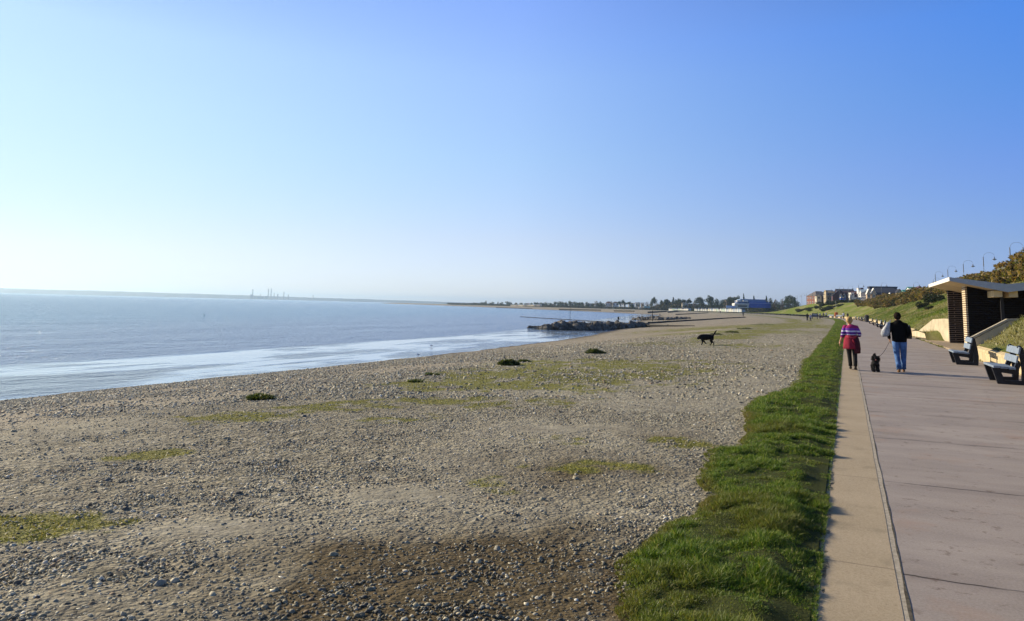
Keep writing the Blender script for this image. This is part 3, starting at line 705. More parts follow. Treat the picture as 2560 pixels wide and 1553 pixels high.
# ------------------------------------------------------------------ benches
SLAT = simple('grey_blue_bench_paint', (.20, .25, .32), .55, .15, 6, .15, 60); IRON = simple('black_bench_frame', (.012, .013, .017), .5, .3, 8)
def make_bench():
    r = empty('promenade_bench', (0, 0, 0))           # local: faces -X, length along Y
    for s_ in (-.62, .62):
        b = MB(); y0, y1 = s_ - .07, s_ + .07
        b.prism([(-.36, .40), (-.20, .40), (-.10, .10), (-.10, .0), (-.25, .0)], y0, y1)        # raked front leg
        b.prism([(-.10, .0), (.40, .0), (.40, .11), (-.10, .10)], y0 + .002, y1 - .002)          # foot bar
        b.prism([(-.35, .40), (.10, .37), (.10, .26), (-.28, .30)], y0 + .003, y1 - .003)        # seat rail
        pts = [(.40, .0), (.43, .30), (.40, .60), (.34, .92), (.27, .99), (.22, .95), (.27, .62), (.29, .35), (.27, .105)]
        for i in range(4): b.prism([pts[i], pts[i + 1], pts[7 - i if i < 4 else 4], pts[8 - i]], y0 + .004, y1 - .004)
        b.prism([(.10, .37), (.20, .62), (.24, .60), (.27, .50), (.16, .24), (.10, .26)], y0 + .005, y1 - .005)
        b.build('end_frame', IRON, r)
    b = MB()
    for i in range(3): b.box((-.27 + i * .165, 0, .435 - i * .012), (.155, 1.62, .055))
    b.build('seat', SLAT, r, bevel=.008)
    Mx = Matrix.Rotation(R_(-14), 3, 'Y').transposed()
    for zz, xx in ((.64, .175), (.86, .235)):
        b = MB(); b.box((0, 0, 0), (.045, 1.62, .185)); o = b.build('backrest_plank', SLAT, r, bevel=.012); o.location = (xx, 0, zz); o.rotation_euler = (0, R_(13), 0)
    return r
bproto = make_bench()
bl = [(3.86, 23.05, 'nearest grey-blue bench cut by the right edge of the photo', 0), (3.9, 31.35 - 1.2, '', 0)]
BN = [((2495, 960), (2471, 950), 'large nearest bench with grey-blue planks at the right edge'), ((2397, 912), (2386, 906), 'second nearest bench, standing before the shelter forecourt with litter under it'),
      ((2292, 848), None, 'bench half hidden behind the man in the black jacket'), ((2226, 823), None, 'bench just left of the man, first of the far row'), ((2214, 819), None, 'second bench of the far row, close against the first'),
      ((2199, 814), None, 'third bench of the far row in front of the cream wall'), ((2184, 809.5), None, 'fourth bench of the far row, next to the litter bin'),
      ((2158, 803.5), None, 'bench just beyond the black litter bin'), ((2152, 802.3), None, 'second bench beyond the black litter bin'), ((2146, 801.3), None, 'third bench beyond the black litter bin'),
      ((2140, 800.3), None, 'fourth bench beyond the black litter bin'), ((2134, 799.4), None, 'farthest bench of the tight group beyond the bin')]
for i, (a, _b, lab) in enumerate(BN):
    o = bproto if i == 0 else copy_tree(bproto)
    p = on_z(a[0], a[1], 0); X = 3.72 + float(L('s', p.y))
    o.location = (X, p.y + .7, 0); o.rotation_euler = (0, 0, math.atan(float(L('s', p.y - 2) - L('s', p.y + 2)) / 4) + random.uniform(-.02, .02))
    tag(o, lab, 'bench', 'benches along the promenade wall')
lit = MB()
for i in range(5): lit.ball((random.uniform(-.05, .05), random.uniform(-.06, .06), .03), (.05, .06, .03), 7, 5, M=Matrix.Rotation(random.random(), 3, 'X'))
p = on_z(2423, 912, 0); tag(lit.build('paper_litter', simple('white_paper', (.8, .8, .78)), loc=(p.x, p.y, 0)), 'crumpled white paper lying on the ground under a bench', 'litter')

# weeds in the joint between path and wall, as stuff
Y = rng.uniform(6, 110, 16000) ; Y = 6 + (Y - 6) * rng.uniform(0, 1, 16000) ** .5
X = L('s', Y) + 4.63 + rng.normal(0, .05, len(Y)) - .05
dn = fbm(Y / .5, Y * 0, 91, 3); ok = rng.uniform(0, 1, len(Y)) < sst(.45, .7, dn); X, Y = X[ok], Y[ok]; n = len(X)
c = np.array([(.10, .15, .03), (.17, .20, .05), (.24, .20, .08)])[rng.integers(0, 3, n)] * rng.uniform(.7, 1.2, (n, 1))
tag(blades(X, Y, np.zeros(n), rng.uniform(.04, .13, n), rng.uniform(.005, .009, n), .5, c, 'wall_weeds', MAT_GRASS), 'weeds and grass tufts growing along the foot of the low wall', 'weeds', kind='stuff')
# rough grass on the slope
def bank_blades(n, y0, y1, q1, wf, lf, nm, seed):
    Y = y0 + (y1 - y0) * rng.uniform(0, 1, n) ** 1.3; q = rng.uniform(.02, q1, n); X = q + L('s', Y) + 4.95
    inner = (Y > 35.4) & (Y < 58) & (X < 9.6); t1 = fbm(X / .8, Y / .8, seed, 3); ok = (~inner) & (rng.uniform(0, 1, n) < .2 + 1.2 * sst(.35, .65, t1)); X, Y, t1 = X[ok], Y[ok], t1[ok]; n = len(X)
    st = sst(.47, .6, fbm(X / 4, Y / 7, seed + 3, 3))[:, None]
    g = np.array([(.10, .165, .02), (.16, .22, .03), (.23, .27, .05), (.07, .115, .016)])[rng.integers(0, 4, n)]; s_ = np.array([(.32, .29, .13), (.24, .21, .085), (.38, .35, .17)])[rng.integers(0, 3, n)]
    c = (g * (1 - st) + s_ * st) * rng.uniform(.7, 1.2, (n, 1))
    tag(blades(X, Y, bank_z(X, Y) - .02, (.08 + .14 * t1) * lf * rng.uniform(.6, 1.3, n), rng.uniform(.006, .01, n) * (1 + Y * wf), .5, c, nm, MAT_GRASS, mean=(.25, .1)), 'rough green and straw-coloured grass covering the slope', 'grass', kind='stuff')
bank_blades(90000, 8, 35.4, 11, .05, 1.0, 'slope_grass', 101)
bank_blades(170000, 50, 230, 17, .02, 1.25, 'slope_grass', 105)

# ------------------------------------------------------------------ street lamps on the cliff top
LAMPM = simple('lamp_post_grey', (.16, .18, .21), .5, .15, 4)
def make_lamp():
    r = empty('street_lamp', (0, 0, 0)); b = MB(); b.tube([(0, 0, -.5), (0, 0, .6), (0, 0, .62), (0, 0, 5.1)], [.10, .10, .058, .045], 10)
    b.tube([(0, 0, 5.1), (0, 0, 5.15), (0, 0, 6.9)], [.045, .085, .075], 10); b.build('pole', LAMPM, r, smooth=False)
    b = MB(); pts = [(.02, 0, 6.75)] + [(.95 - .88 * math.cos(a), 0, 6.95 + .75 * math.sin(a)) for a in np.linspace(.1, math.pi * .93, 14)]
    b.tube(pts, .020, 8); b.build('swan_neck_arm', LAMPM, r, smooth=True)
    b = MB(); b.tube([(1.80, 0, 6.35), (1.80, 0, 6.42), (1.80, 0, 6.56), (1.80, 0, 6.95)], [.40, .36, .10, .05], 12); b.build('lamp_head', LAMPM, r)
    b = MB(); b.ball((1.80, 0, 6.33), (.2, .2, .12), 10, 6); b.build('lamp_glass', simple('lamp_glass', (.55, .55, .5), .2), r, smooth=True); return r
lp = make_lamp()
LAMPS = [(2524, 618, 120), (2457.8, 642, 141), (2408, 660, 161), (2369, 673, 182), (2338, 686, 205), (2333, 701, 232), (2283.6, 711, 258), (2203, 712, 270), (2146, 713, 288), (2120, 719, 312), (2098, 719.5, 330), (2078, 723, 350),
         (2049, 731, 390), (2031, 733, 415), (2016, 734.5, 440), (2004, 736.6, 465), (1993, 739, 490), (1982.8, 741, 515), (1972.7, 741.4, 540), (1964.8, 745, 565)]
ORD = ['first', 'second', 'third', 'fourth', 'fifth', 'sixth', 'seventh', 'eighth', 'ninth', 'tenth', 'eleventh', 'twelfth', 'thirteenth', 'fourteenth', 'fifteenth', 'sixteenth', 'seventeenth', 'eighteenth', 'nineteenth', 'twentieth']
ORD += ['twenty-' + o for o in ORD[:9]] + ['thirtieth'] + ['thirty-' + o for o in ORD[:9]] + ['fortieth'] + ['forty-' + o for o in ORD[:9]] + ['fiftieth'] + ['fifty-' + o for o in ORD[:9]]
for i, (px, py, dep) in enumerate(LAMPS):
    o = lp if i == 0 else copy_tree(lp); p = at(px, py, dep)
    o.location = (p.x, p.y, p.z - 6.95); o.rotation_euler = (0, 0, -YAW * 0 + R_(-18) * (i < 7)); s_ = 1.0
    tag(o, f'tall grey swan-neck street lamp, {ORD[i]} from the right edge', 'street lamp', 'street lamps along the cliff-top road')

# ------------------------------------------------------------------ litter bin and lifebuoy
p = on_z(2167, 805.5, 0); r = empty('litter_bin', (3.9 + float(L('s', p.y)), p.y, 0))
b = MB(); b.tube([(0, 0, 0), (0, 0, .9), (0, 0, .95), (0, 0, 1.2), (0, 0, 1.38), (0, 0, 1.44)], [.36, .40, .42, .42, .30, .10], 14); b.build('bin_body', DARKP, r)
b = MB(); b.box((-.40, 0, 1.08), (.06, .34, .16)); b.build('bin_opening', simple('bin_slot', (.10, .11, .12), .5), r); tag(r, 'tall black domed litter bin between the far benches', 'litter bin')
def wall_pt(px, off):
    best = min(((abs(proj((float(L('s', y)) + off, y, 0))[0] - px), y) for y in np.arange(150, 330, .5)), key=lambda t: t[0])[1]
    return Vector((float(L('s', best)) + off, best, 0))
p = wall_pt(2090.5, 4.1); r = empty('lifebuoy_post', (p.x, p.y, 0), .3); RED = simple('lifebuoy_orange', (.62, .13, .035), .5)
b = MB(); b.tube([(0, 0, 0), (0, 0, 5.6)], [.06, .04], 8); b.build('post', simple('pale_post', (.55, .54, .45)), r)
sc_ = 1.35
b = MB(); b.box((0, -.1, 1.15), (1.15, .12, 1.5)); b.build('backing_board', RED, r, bevel=.05)
b = MB(); ring = [(.42 * math.cos(a), -.26, 1.3 + .5 * math.sin(a)) for a in np.linspace(0, 2 * math.pi, 20)]; b.tube(ring, .11, 8); b.build('lifebuoy', simple('lifebuoy_red', (.75, .20, .06), .45), r, smooth=True)
tag(r, 'orange lifebuoy board on a tall pale post beside the promenade', 'lifebuoy')
# ------------------------------------------------------------------ people and dogs
TMPS = bpy.data.scenes.new('bake')
def skin(name, J, E, mat, parent, sub=2, jitter=0, smooth=True):
    """J: {joint: (x, y, z, r) or (x, y, z, rx, ry)}; first joint is the root; grown with a Skin modifier and baked to a mesh"""
    ks = list(J); me = bpy.data.meshes.new(name); me.from_pydata([J[q][:3] for q in ks], [(ks.index(a), ks.index(b)) for a, b in E], [])
    o = bpy.data.objects.new(name, me); TMPS.collection.objects.link(o)
    md = o.modifiers.new('skin', 'SKIN'); md.use_smooth_shade = smooth
    for i, q in enumerate(ks):
        v = me.skin_vertices[0].data[i]; r = J[q][3:]; v.radius = (r[0], r[1] if len(r) > 1 else r[0]); v.use_root = (i == 0)
    sb = o.modifiers.new('sub', 'SUBSURF'); sb.levels = sub; sb.render_levels = sub
    TMPS.view_layers[0].update(); dg = TMPS.view_layers[0].depsgraph; nm = bpy.data.meshes.new_from_object(o.evaluated_get(dg)); nm.name = name
    bpy.data.objects.remove(o); bpy.data.meshes.remove(me)
    if jitter:
        for v in nm.vertices: v.co += Vector(mnoise.noise_vector(v.co * (22 if jitter < .03 else 14))) * jitter
    nm.materials.clear(); nm.materials.append(mat)
    for p_ in nm.polygons: p_.use_smooth = smooth
    o = bpy.data.objects.new(name, nm); COL.objects.link(o); o.parent = parent; return o
SKIN = simple('skin', (.55, .30, .19), .55, .08, 6)
def hand(J, E, wrist, key, d, side):
    """palm, four unequal bent fingers and a thumb leaving the side of the palm; d: direction the hand hangs in, side: across the palm"""
    w = Vector(wrist); d = Vector(d).normalized(); s = Vector(side).normalized(); c = d.cross(s)
    J[key + 'palm'] = (*(w + d * .05), .020, .034); E.append((key, key + 'palm'))
    for i, (off, ln) in enumerate(((-.026, .060), (-.009, .070), (.009, .066), (.025, .052))):
        a = w + d * .088 + s * off; b_ = a + d * ln * .5 + c * .012; e = b_ + d * ln * .4 + c * .022
        J[f'{key}f{i}a'] = (*a, .0095); J[f'{key}f{i}b'] = (*b_, .0085); J[f'{key}f{i}c'] = (*e, .007)
        E += [(key + 'palm', f'{key}f{i}a'), (f'{key}f{i}a', f'{key}f{i}b'), (f'{key}f{i}b', f'{key}f{i}c')]
    t = w + d * .045 - s * .040 + c * .008; t2 = t + d * .035 - s * .012 + c * .018
    J[key + 't1'] = (*t, .011); J[key + 't2'] = (*t2, .0085); E += [(key + 'palm', key + 't1'), (key + 't1', key + 't2')]

# --- the woman in the striped top
p = on_z(2131, 924, .012); wom = empty('person', (p.x, p.y, .012))
tag(wom, 'person with short blond hair, striped pink top and crimson jacket tied round the waist', 'person')
J = {'pel': (0, 0, .84, .11, .09), 'sp': (-.01, .01, 1.02, .10, .085), 'ch': (-.015, 0, 1.20, .12, .09), 'nk0': (-.03, .0, 1.315, .06), 'nk': (-.035, .015, 1.37, .048), 'hd': (-.04, .03, 1.46, .083, .088), 'ht': (-.04, .02, 1.53, .066, .07),
     'sl': (-.17, 0, 1.26, .055), 'el': (-.235, -.03, 1.02, .038), 'wl': (-.315, .02, .835, .024), 'sr': (.15, 0, 1.26, .055), 'er': (.235, -.05, 1.05, .038), 'wr': (.17, .16, .985, .025),
     'hl': (-.075, 0, .80, .075), 'kl': (-.065, .06, .45, .05), 'al': (-.045, .10, .09, .034), 'tl': (-.055, .23, .035, .03), 'hr': (.075, 0, .80, .075), 'kr': (.085, .02, .44, .05), 'ar': (.085, -.10, .10, .034), 'tr': (.09, .02, .03, .03)}
E = [('pel', 'sp'), ('sp', 'ch'), ('ch', 'nk0'), ('nk0', 'nk'), ('nk', 'hd'), ('hd', 'ht'), ('ch', 'sl'), ('sl', 'el'), ('el', 'wl'), ('ch', 'sr'), ('sr', 'er'), ('er', 'wr'),
     ('pel', 'hl'), ('hl', 'kl'), ('kl', 'al'), ('al', 'tl'), ('pel', 'hr'), ('hr', 'kr'), ('kr', 'ar'), ('ar', 'tr')]
hand(J, E, (-.315, .02, .835), 'wl', (-.25, .15, -1), (0, 1, 0)); hand(J, E, (.17, .16, .985), 'wr', (-.5, .8, -.1), (0, 0, 1))
J['nose'] = (-.04, .135, 1.45, .014); J['chin'] = (-.04, .095, 1.40, .03); E += [('hd', 'nose'), ('hd', 'chin')]
skin('body', J, E, SKIN, wom)
k = N('striped_knit'); co = k.n('TexCoord').outputs['Object']; s_ = k.n('SeparateXYZ'); k.l(co, s_.inputs[0])
zz = k.math('ADD', s_.outputs[2], k.math('MULTIPLY', k.math('SUBTRACT', k.noise(co, 9, 2), .5), .02))
st = k.ramp(k.math('MULTIPLY', k.math('SUBTRACT', zz, .95), 2.5), [(0, (.33, .03, .16)), (.10, (.10, .02, .20)), (.20, (.62, .60, .74)), (.27, (.12, .03, .26)), (.40, (.16, .04, .30)), (.43, (.62, .60, .74)), (.54, (.20, .05, .38)), (.68, (.20, .06, .40)), (.72, (.36, .03, .15)), (.90, (.40, .03, .13))], 'CONSTANT')
STRIPE = k.out(k.pbsdf(st, .9, k.bump(k.noise(co, 25, 4), .5, .02), .1))
b = MB()
b.tube([(0, 0, .98), (-.01, 0, 1.06), (-.015, 0, 1.16), (-.015, 0, 1.25), (-.018, .0, 1.305), (-.025, .005, 1.335)], [(.165, .135), (.165, .13), (.18, .135), (.19, .125), (.15, .10), (.075, .065)], 16, up=(0, 1, 0))
b.tube([(-.10, 0, 1.27), (-.165, 0, 1.262), (-.205, -.012, 1.16), (-.238, -.03, 1.02), (-.262, -.015, .955)], [(.07, .07), (.074, .078), (.062, .066), (.054, .056), (.05, .05)], 12, up=(0, 1, 0))
b.tube([(.07, 0, 1.27), (.142, 0, 1.262), (.19, -.025, 1.16), (.235, -.05, 1.05), (.222, .0, 1.02)], [(.07, .07), (.074, .078), (.062, .066), (.054, .056), (.052, .052)], 12, up=(0, 1, 0))
b.build('striped_top', STRIPE, wom, smooth=True)
CRIM = simple('crimson_fleece', (.29, .02, .045), .9, .25, 9, .5, 25); CRIM_SHADE = simple('shaded_crimson', (.07, .01, .02), .9, .25, 9)
b = MB(); zs = [(1.03, .165, .145), (.97, .185, .165), (.88, .205, .185), (.76, .222, .20), (.69, .23, .205), (.625, .232, .205), (.615, .215, .19)]; n_ = 30; base_ = 0
for i, (z, rx, ry) in enumerate(zs):
    for j in range(n_):
        a = 2 * math.pi * j / n_; fold = 1 + .05 * math.sin(a * 7 + i * .35) * i / 5
        drop = -.09 * max(0, math.cos(a - .45)) ** 3 * (i / 6) ** 2
        b.v.append((-.01 + rx * fold * math.cos(a), -.015 + ry * fold * math.sin(a), z + drop))
for i in range(len(zs) - 1):
    for j in range(n_): b.f.append((i * n_ + j, (i + 1) * n_ + j, (i + 1) * n_ + (j + 1) % n_, i * n_ + (j + 1) % n_)); b.mi.append(0)
b.build('tied_jacket', CRIM, wom, smooth=True)
b = MB(); b.tube([(-.15, -.14, 1.0), (-.06, -.19, .955), (.02, -.205, .93), (.10, -.18, .965), (.16, -.13, 1.0)], [.018, .03, .034, .03, .018], 8)
b.tube([(.03, -.20, .94), (.06, -.215, .86), (.09, -.215, .78)], [.03, .028, .02], 8); b.build('tied_sleeve', CRIM, wom, smooth=True)
b = MB(); b.tube([(.10, -.03, 1.0), (.135, -.04, .80), (.15, -.04, .62), (.155, -.03, .50)], [(.085, .13), (.10, .185), (.10, .185), (.085, .15)], 10, up=(0, 1, 0)); b.build('shaded_jacket_tail', CRIM_SHADE, wom, smooth=True)  # hanging flap, widened; its dark colour stands for the jacket's shaded side
BLK = simple('black_cloth', (.012, .012, .014), .85, .3, 8); SHOE = simple('black_leather', (.014, .014, .016), .5)
b = MB()
b.tube([(-.07, 0, .86), (-.078, .02, .62), (-.068, .06, .44), (-.055, .085, .25), (-.045, .10, .10)], [(.10, .11), (.082, .088), (.064, .07), (.058, .066), (.056, .066)], 12, up=(0, 1, 0))
b.tube([(.07, 0, .86), (.082, .01, .62), (.085, .02, .44), (.086, -.05, .25), (.085, -.10, .11)], [(.10, .11), (.082, .088), (.064, .07), (.058, .066), (.056, .066)], 12, up=(0, 1, 0))
b.build('trousers', BLK, wom, smooth=True)
def shoe(parent, x, y, z, mat=SHOE, ln=.25, tip=0, name='shoe'):
    b = MB(); b.tube([(0, -.05, .05), (0, .0, .052), (0, .06, .045), (0, .13, .033), (0, ln - .06, .024)], [(.03, .038), (.038, .05), (.042, .044), (.046, .032), (.03, .02)], 10)
    o = b.build(name, mat, parent, smooth=True); o.location = (x, y, z); o.rotation_euler = (tip, 0, 0)
shoe(wom, -.048, .10, .0); shoe(wom, .086, -.10, .02, tip=R_(-16))
BLOND = simple('blond_hair', (.50, .33, .13), .6, .35, 14, .5, 60)
b = MB(); b.ball((-.04, .0, 1.472), (.102, .106, .122), 18, 14); o = b.build('hair', BLOND, wom, smooth=True)
for v in o.data.vertices:
    if v.co.y > .065: v.co.y = .065 + (v.co.y - .065) * .2
    if v.co.z < 1.42: v.co.x = -.04 + (v.co.x + .04) * .75
    v.co += Vector(mnoise.noise_vector(v.co * 34)) * .014

# --- the man in black
p = on_z(2251, 930.5, 0); man = empty('person', (p.x, p.y, 0))
tag(man, 'tall person in black jacket and blue jeans walking a small dog on a lead', 'person')
J = {'pel': (0, 0, .93, .12, .10), 'sp': (0, .01, 1.12, .11, .09), 'ch': (0, 0, 1.34, .14, .10), 'nk0': (-.01, 0, 1.47, .075), 'nk': (-.015, .015, 1.53, .058), 'hd': (-.02, .03, 1.635, .086, .094), 'ht': (-.02, .02, 1.70, .07, .075),
     'sl': (-.185, 0, 1.39, .05), 'el': (-.285, -.06, 1.15, .042), 'wl': (-.25, .06, .96, .03), 'sr': (.185, 0, 1.39, .05), 'er': (.262, -.05, 1.15, .042), 'wr': (.20, .16, 1.02, .03),
     'hl': (-.09, 0, .90, .09), 'kl': (-.06, .02, .48, .06), 'al': (-.035, -.12, .10, .04), 'tl': (-.045, .02, .03, .034), 'hr': (.10, 0, .90, .09), 'kr': (.11, .09, .50, .06), 'ar': (.095, .11, .09, .04), 'tr': (.11, .25, .035, .034)}
E = [('pel', 'sp'), ('sp', 'ch'), ('ch', 'nk0'), ('nk0', 'nk'), ('nk', 'hd'), ('hd', 'ht'), ('ch', 'sl'), ('sl', 'el'), ('el', 'wl'), ('ch', 'sr'), ('sr', 'er'), ('er', 'wr'),
     ('pel', 'hl'), ('hl', 'kl'), ('kl', 'al'), ('al', 'tl'), ('pel', 'hr'), ('hr', 'kr'), ('kr', 'ar'), ('ar', 'tr')]
hand(J, E, (-.25, .06, .96), 'wl', (.1, .3, -1), (0, 1, 0)); hand(J, E, (.20, .16, 1.02), 'wr', (-.4, .8, -.3), (0, 0, 1))
J['nose'] = (-.02, .142, 1.625, .016); J['chin'] = (-.02, .10, 1.565, .034); J['earl'] = (-.115, .03, 1.635, .02); J['earr'] = (.078, .03, 1.635, .02)
E += [('hd', 'nose'), ('hd', 'chin'), ('hd', 'earl'), ('hd', 'earr')]
skin('body', J, E, SKIN, man)
JACK = simple('black_jacket', (.004, .004, .005), .9, .3, 6, .5, 12, .12)
b = MB()
b.tube([(.01, 0, .885), (.01, 0, .93), (.01, 0, 1.05), (.0, 0, 1.2), (0, 0, 1.34), (-.005, 0, 1.43), (-.01, .0, 1.485), (-.012, .005, 1.53)], [(.185, .155), (.20, .165), (.20, .16), (.205, .155), (.215, .15), (.175, .135), (.115, .10), (.07, .075)], 18, up=(0, 1, 0))
b.tube([(-.10, 0, 1.41), (-.185, 0, 1.385), (-.235, -.03, 1.28), (-.285, -.06, 1.15), (-.27, .0, 1.05), (-.255, .05, .985)], [(.07, .07), (.078, .082), (.068, .072), (.060, .062), (.052, .052), (.045, .045)], 12, up=(0, 1, 0))
b.tube([(.10, 0, 1.41), (.185, 0, 1.385), (.235, -.03, 1.28), (.262, -.05, 1.15), (.245, .05, 1.07), (.215, .13, 1.03)], [(.07, .07), (.078, .082), (.070, .074), (.062, .064), (.053, .053), (.045, .045)], 12, up=(0, 1, 0))
b.build('jacket', JACK, man, smooth=True)
JEAN = simple('blue_denim', (.075, .16, .36), .9, .3, 7, .5, 22)
b = MB()
b.tube([(-.02, 0, .96), (-.085, 0, .86), (-.082, .01, .68), (-.062, .02, .48), (-.045, -.06, .26), (-.035, -.115, .09)], [(.10, .12), (.112, .125), (.094, .10), (.078, .082), (.074, .082), (.078, .088)], 14, up=(0, 1, 0))
b.tube([(.03, 0, .96), (.10, 0, .86), (.108, .05, .68), (.11, .09, .50), (.10, .10, .28), (.095, .11, .085)], [(.10, .12), (.112, .125), (.094, .10), (.078, .082), (.072, .08), (.076, .086)], 14, up=(0, 1, 0))
o = b.build('jeans', JEAN, man, smooth=True)
for v in o.data.vertices: v.co += Vector(mnoise.noise_vector(v.co * 13)) * .012
SAND_ = simple('tan_leather', (.22, .12, .06), .7)
shoe(man, -.038, -.12, .02, SAND_, .27, R_(-18), 'sandal'); shoe(man, .098, .12, 0, SAND_, .27, 0, 'sandal')
b = MB(); b.ball((-.02, .002, 1.648), (.102, .110, .122), 18, 14); o = b.build('hair', simple('dark_brown_hair', (.016, .009, .005), .85, .3, 14, .5, 60, .1), man, smooth=True)
for v in o.data.vertices:
    if v.co.y > .05: v.co.y = .05 + (v.co.y - .05) * .2; v.co.z = max(v.co.z, 1.68 - (.11 - v.co.y))
    if v.co.z < 1.60: v.co.x = -.02 + (v.co.x + .02) * .9
    v.co += Vector(mnoise.noise_vector(v.co * 34)) * .010
# bag hanging from his left shoulder
bag = empty('shoulder_bag', (man.location.x - .33, man.location.y - .09, 1.13)); BAGM = simple('grey_silver_bag', (.40, .42, .46), .55, .3, 9, .6, 14)
b = MB(); b.tube([(.06, 0, .33), (.03, .0, .20), (-.02, 0, .06), (-.045, 0, -.04), (-.04, 0, -.10)], [(.045, .035), (.075, .06), (.11, .08), (.115, .08), (.07, .05)], 14, up=(0, 1, 0))
o = b.build('bag_body', BAGM, bag, smooth=True)
for v in o.data.vertices: v.co += Vector(mnoise.noise_vector(v.co * 16)) * .012
b = MB(); b.tube([(.04, .02, .30), (.10, .05, .37), (.13, .10, .385), (.12, .17, .33), (.02, .14, .10)], .012, 8); b.build('strap', BAGM, bag, smooth=True)
tag(bag, 'grey silvery shoulder bag hanging at the left side of the person in jeans', 'bag')

# --- small black dog on the lead, looking back at the camera
p = on_z(2189, 930, 0); dg_ = empty('dog', (p.x, p.y, 0), R_(4))
tag(dg_, 'small shaggy black dog on a lead, standing and facing the camera', 'dog')
BLKF = simple('black_fur', (.011, .010, .011), .7, .4, 20, .6, 60)
S = 1.0     # local: the dog looks to -Y
J = {'ch': (0, -.10, .27, .085, .10), 'bl': (0, .06, .26, .075, .085), 'rp': (0, .20, .28, .075, .085), 'nk': (0, -.17, .36, .06), 'hd': (-.005, -.21, .445, .062, .060), 'mz': (-.01, -.285, .41, .034), 'ns': (-.012, -.325, .405, .018),
     'el': (-.065, -.205, .46, .026), 'el2': (-.088, -.205, .40, .030), 'el3': (-.088, -.20, .35, .016), 'er': (.055, -.205, .46, .026), 'er2': (.08, -.205, .40, .030), 'er3': (.08, -.20, .35, .016),
     'fl': (-.055, -.12, .20, .042), 'fl2': (-.058, -.11, .10, .032), 'fl3': (-.058, -.12, .03, .030), 'fl4': (-.058, -.15, .022, .022), 'fr': (.055, -.12, .20, .042), 'fr2': (.058, -.11, .10, .032), 'fr3': (.058, -.12, .03, .030), 'fr4': (.058, -.15, .022, .022),
     'hl': (-.06, .20, .19, .046), 'hl2': (-.06, .245, .11, .028), 'hl3': (-.06, .215, .03, .026), 'hr': (.06, .20, .19, .046), 'hr2': (.06, .245, .11, .028), 'hr3': (.06, .215, .03, .026), 'ta': (.0, .26, .36, .024), 'tb': (.01, .29, .46, .030), 'tc': (.02, .25, .51, .02)}
E = [('ch', 'bl'), ('bl', 'rp'), ('ch', 'nk'), ('nk', 'hd'), ('hd', 'mz'), ('mz', 'ns'), ('hd', 'el'), ('el', 'el2'), ('el2', 'el3'), ('hd', 'er'), ('er', 'er2'), ('er2', 'er3'), ('ch', 'fl'), ('fl', 'fl2'), ('fl2', 'fl3'), ('fl3', 'fl4'), ('ch', 'fr'), ('fr', 'fr2'), ('fr2', 'fr3'), ('fr3', 'fr4'),
     ('rp', 'hl'), ('hl', 'hl2'), ('hl2', 'hl3'), ('rp', 'hr'), ('hr', 'hr2'), ('hr2', 'hr3'), ('rp', 'ta'), ('ta', 'tb'), ('tb', 'tc')]
ob = skin('body', J, E, BLKF, dg_, jitter=.012)
def fur(parent, src, n, ln, name, col):
    vs_ = np.array([v.co[:] for v in src.data.vertices]); ns_ = np.array([v.normal[:] for v in src.data.vertices])
    i = rng.integers(0, len(vs_), n); P = vs_[i] + rng.normal(0, .006, (n, 3)); D = ns_[i] + rng.normal(0, .35, (n, 3)); D[:, 2] -= .5; D /= np.linalg.norm(D, axis=1)[:, None]
    sd = np.cross(D, rng.normal(0, 1, (n, 3))); sd /= np.linalg.norm(sd, axis=1)[:, None]; w = .0035
    v = np.stack([P - sd * w, P + sd * w, P + D * (ln * rng.uniform(.5, 1.2, n))[:, None]], 1).reshape(-1, 3); v[:, 2] = np.maximum(v[:, 2], .003)
    return np_mesh(name, v, np.arange(3 * n).reshape(-1, 3), col, parent)
fur(dg_, ob, 5200, .032, 'coat', BLKF)
b = MB(); b.tube([(-.012, -.31, .385), (-.014, -.325, .365), (-.014, -.325, .345)], [(.012, .006), (.013, .005), (.008, .004)], 8); b.build('tongue', simple('pink_tongue', (.6, .22, .2), .5), dg_, smooth=True)
b = MB(); b.tube([(.062 * math.cos(a), -.185 + .062 * math.sin(a), .375) for a in np.linspace(0, 2 * math.pi, 13)], .009, 6); b.build('collar', simple('red_brown_collar', (.2, .06, .04), .6), dg_, smooth=True)
a_ = Vector((dg_.location.x + .01, dg_.location.y - .12, .40)); z_ = Vector((man.location.x - .245, man.location.y + .085, .90))
b = MB(); b.tube([a_.lerp(z_, t) - Vector((0, 0, .10 * math.sin(math.pi * t))) for t in np.linspace(0, 1, 12)], .006, 6)
tag(b.build('dog_lead', simple('lead_webbing', (.10, .07, .07), .7), smooth=True), 'thin lead between the small shaggy dog and the person in blue jeans', 'dog lead')

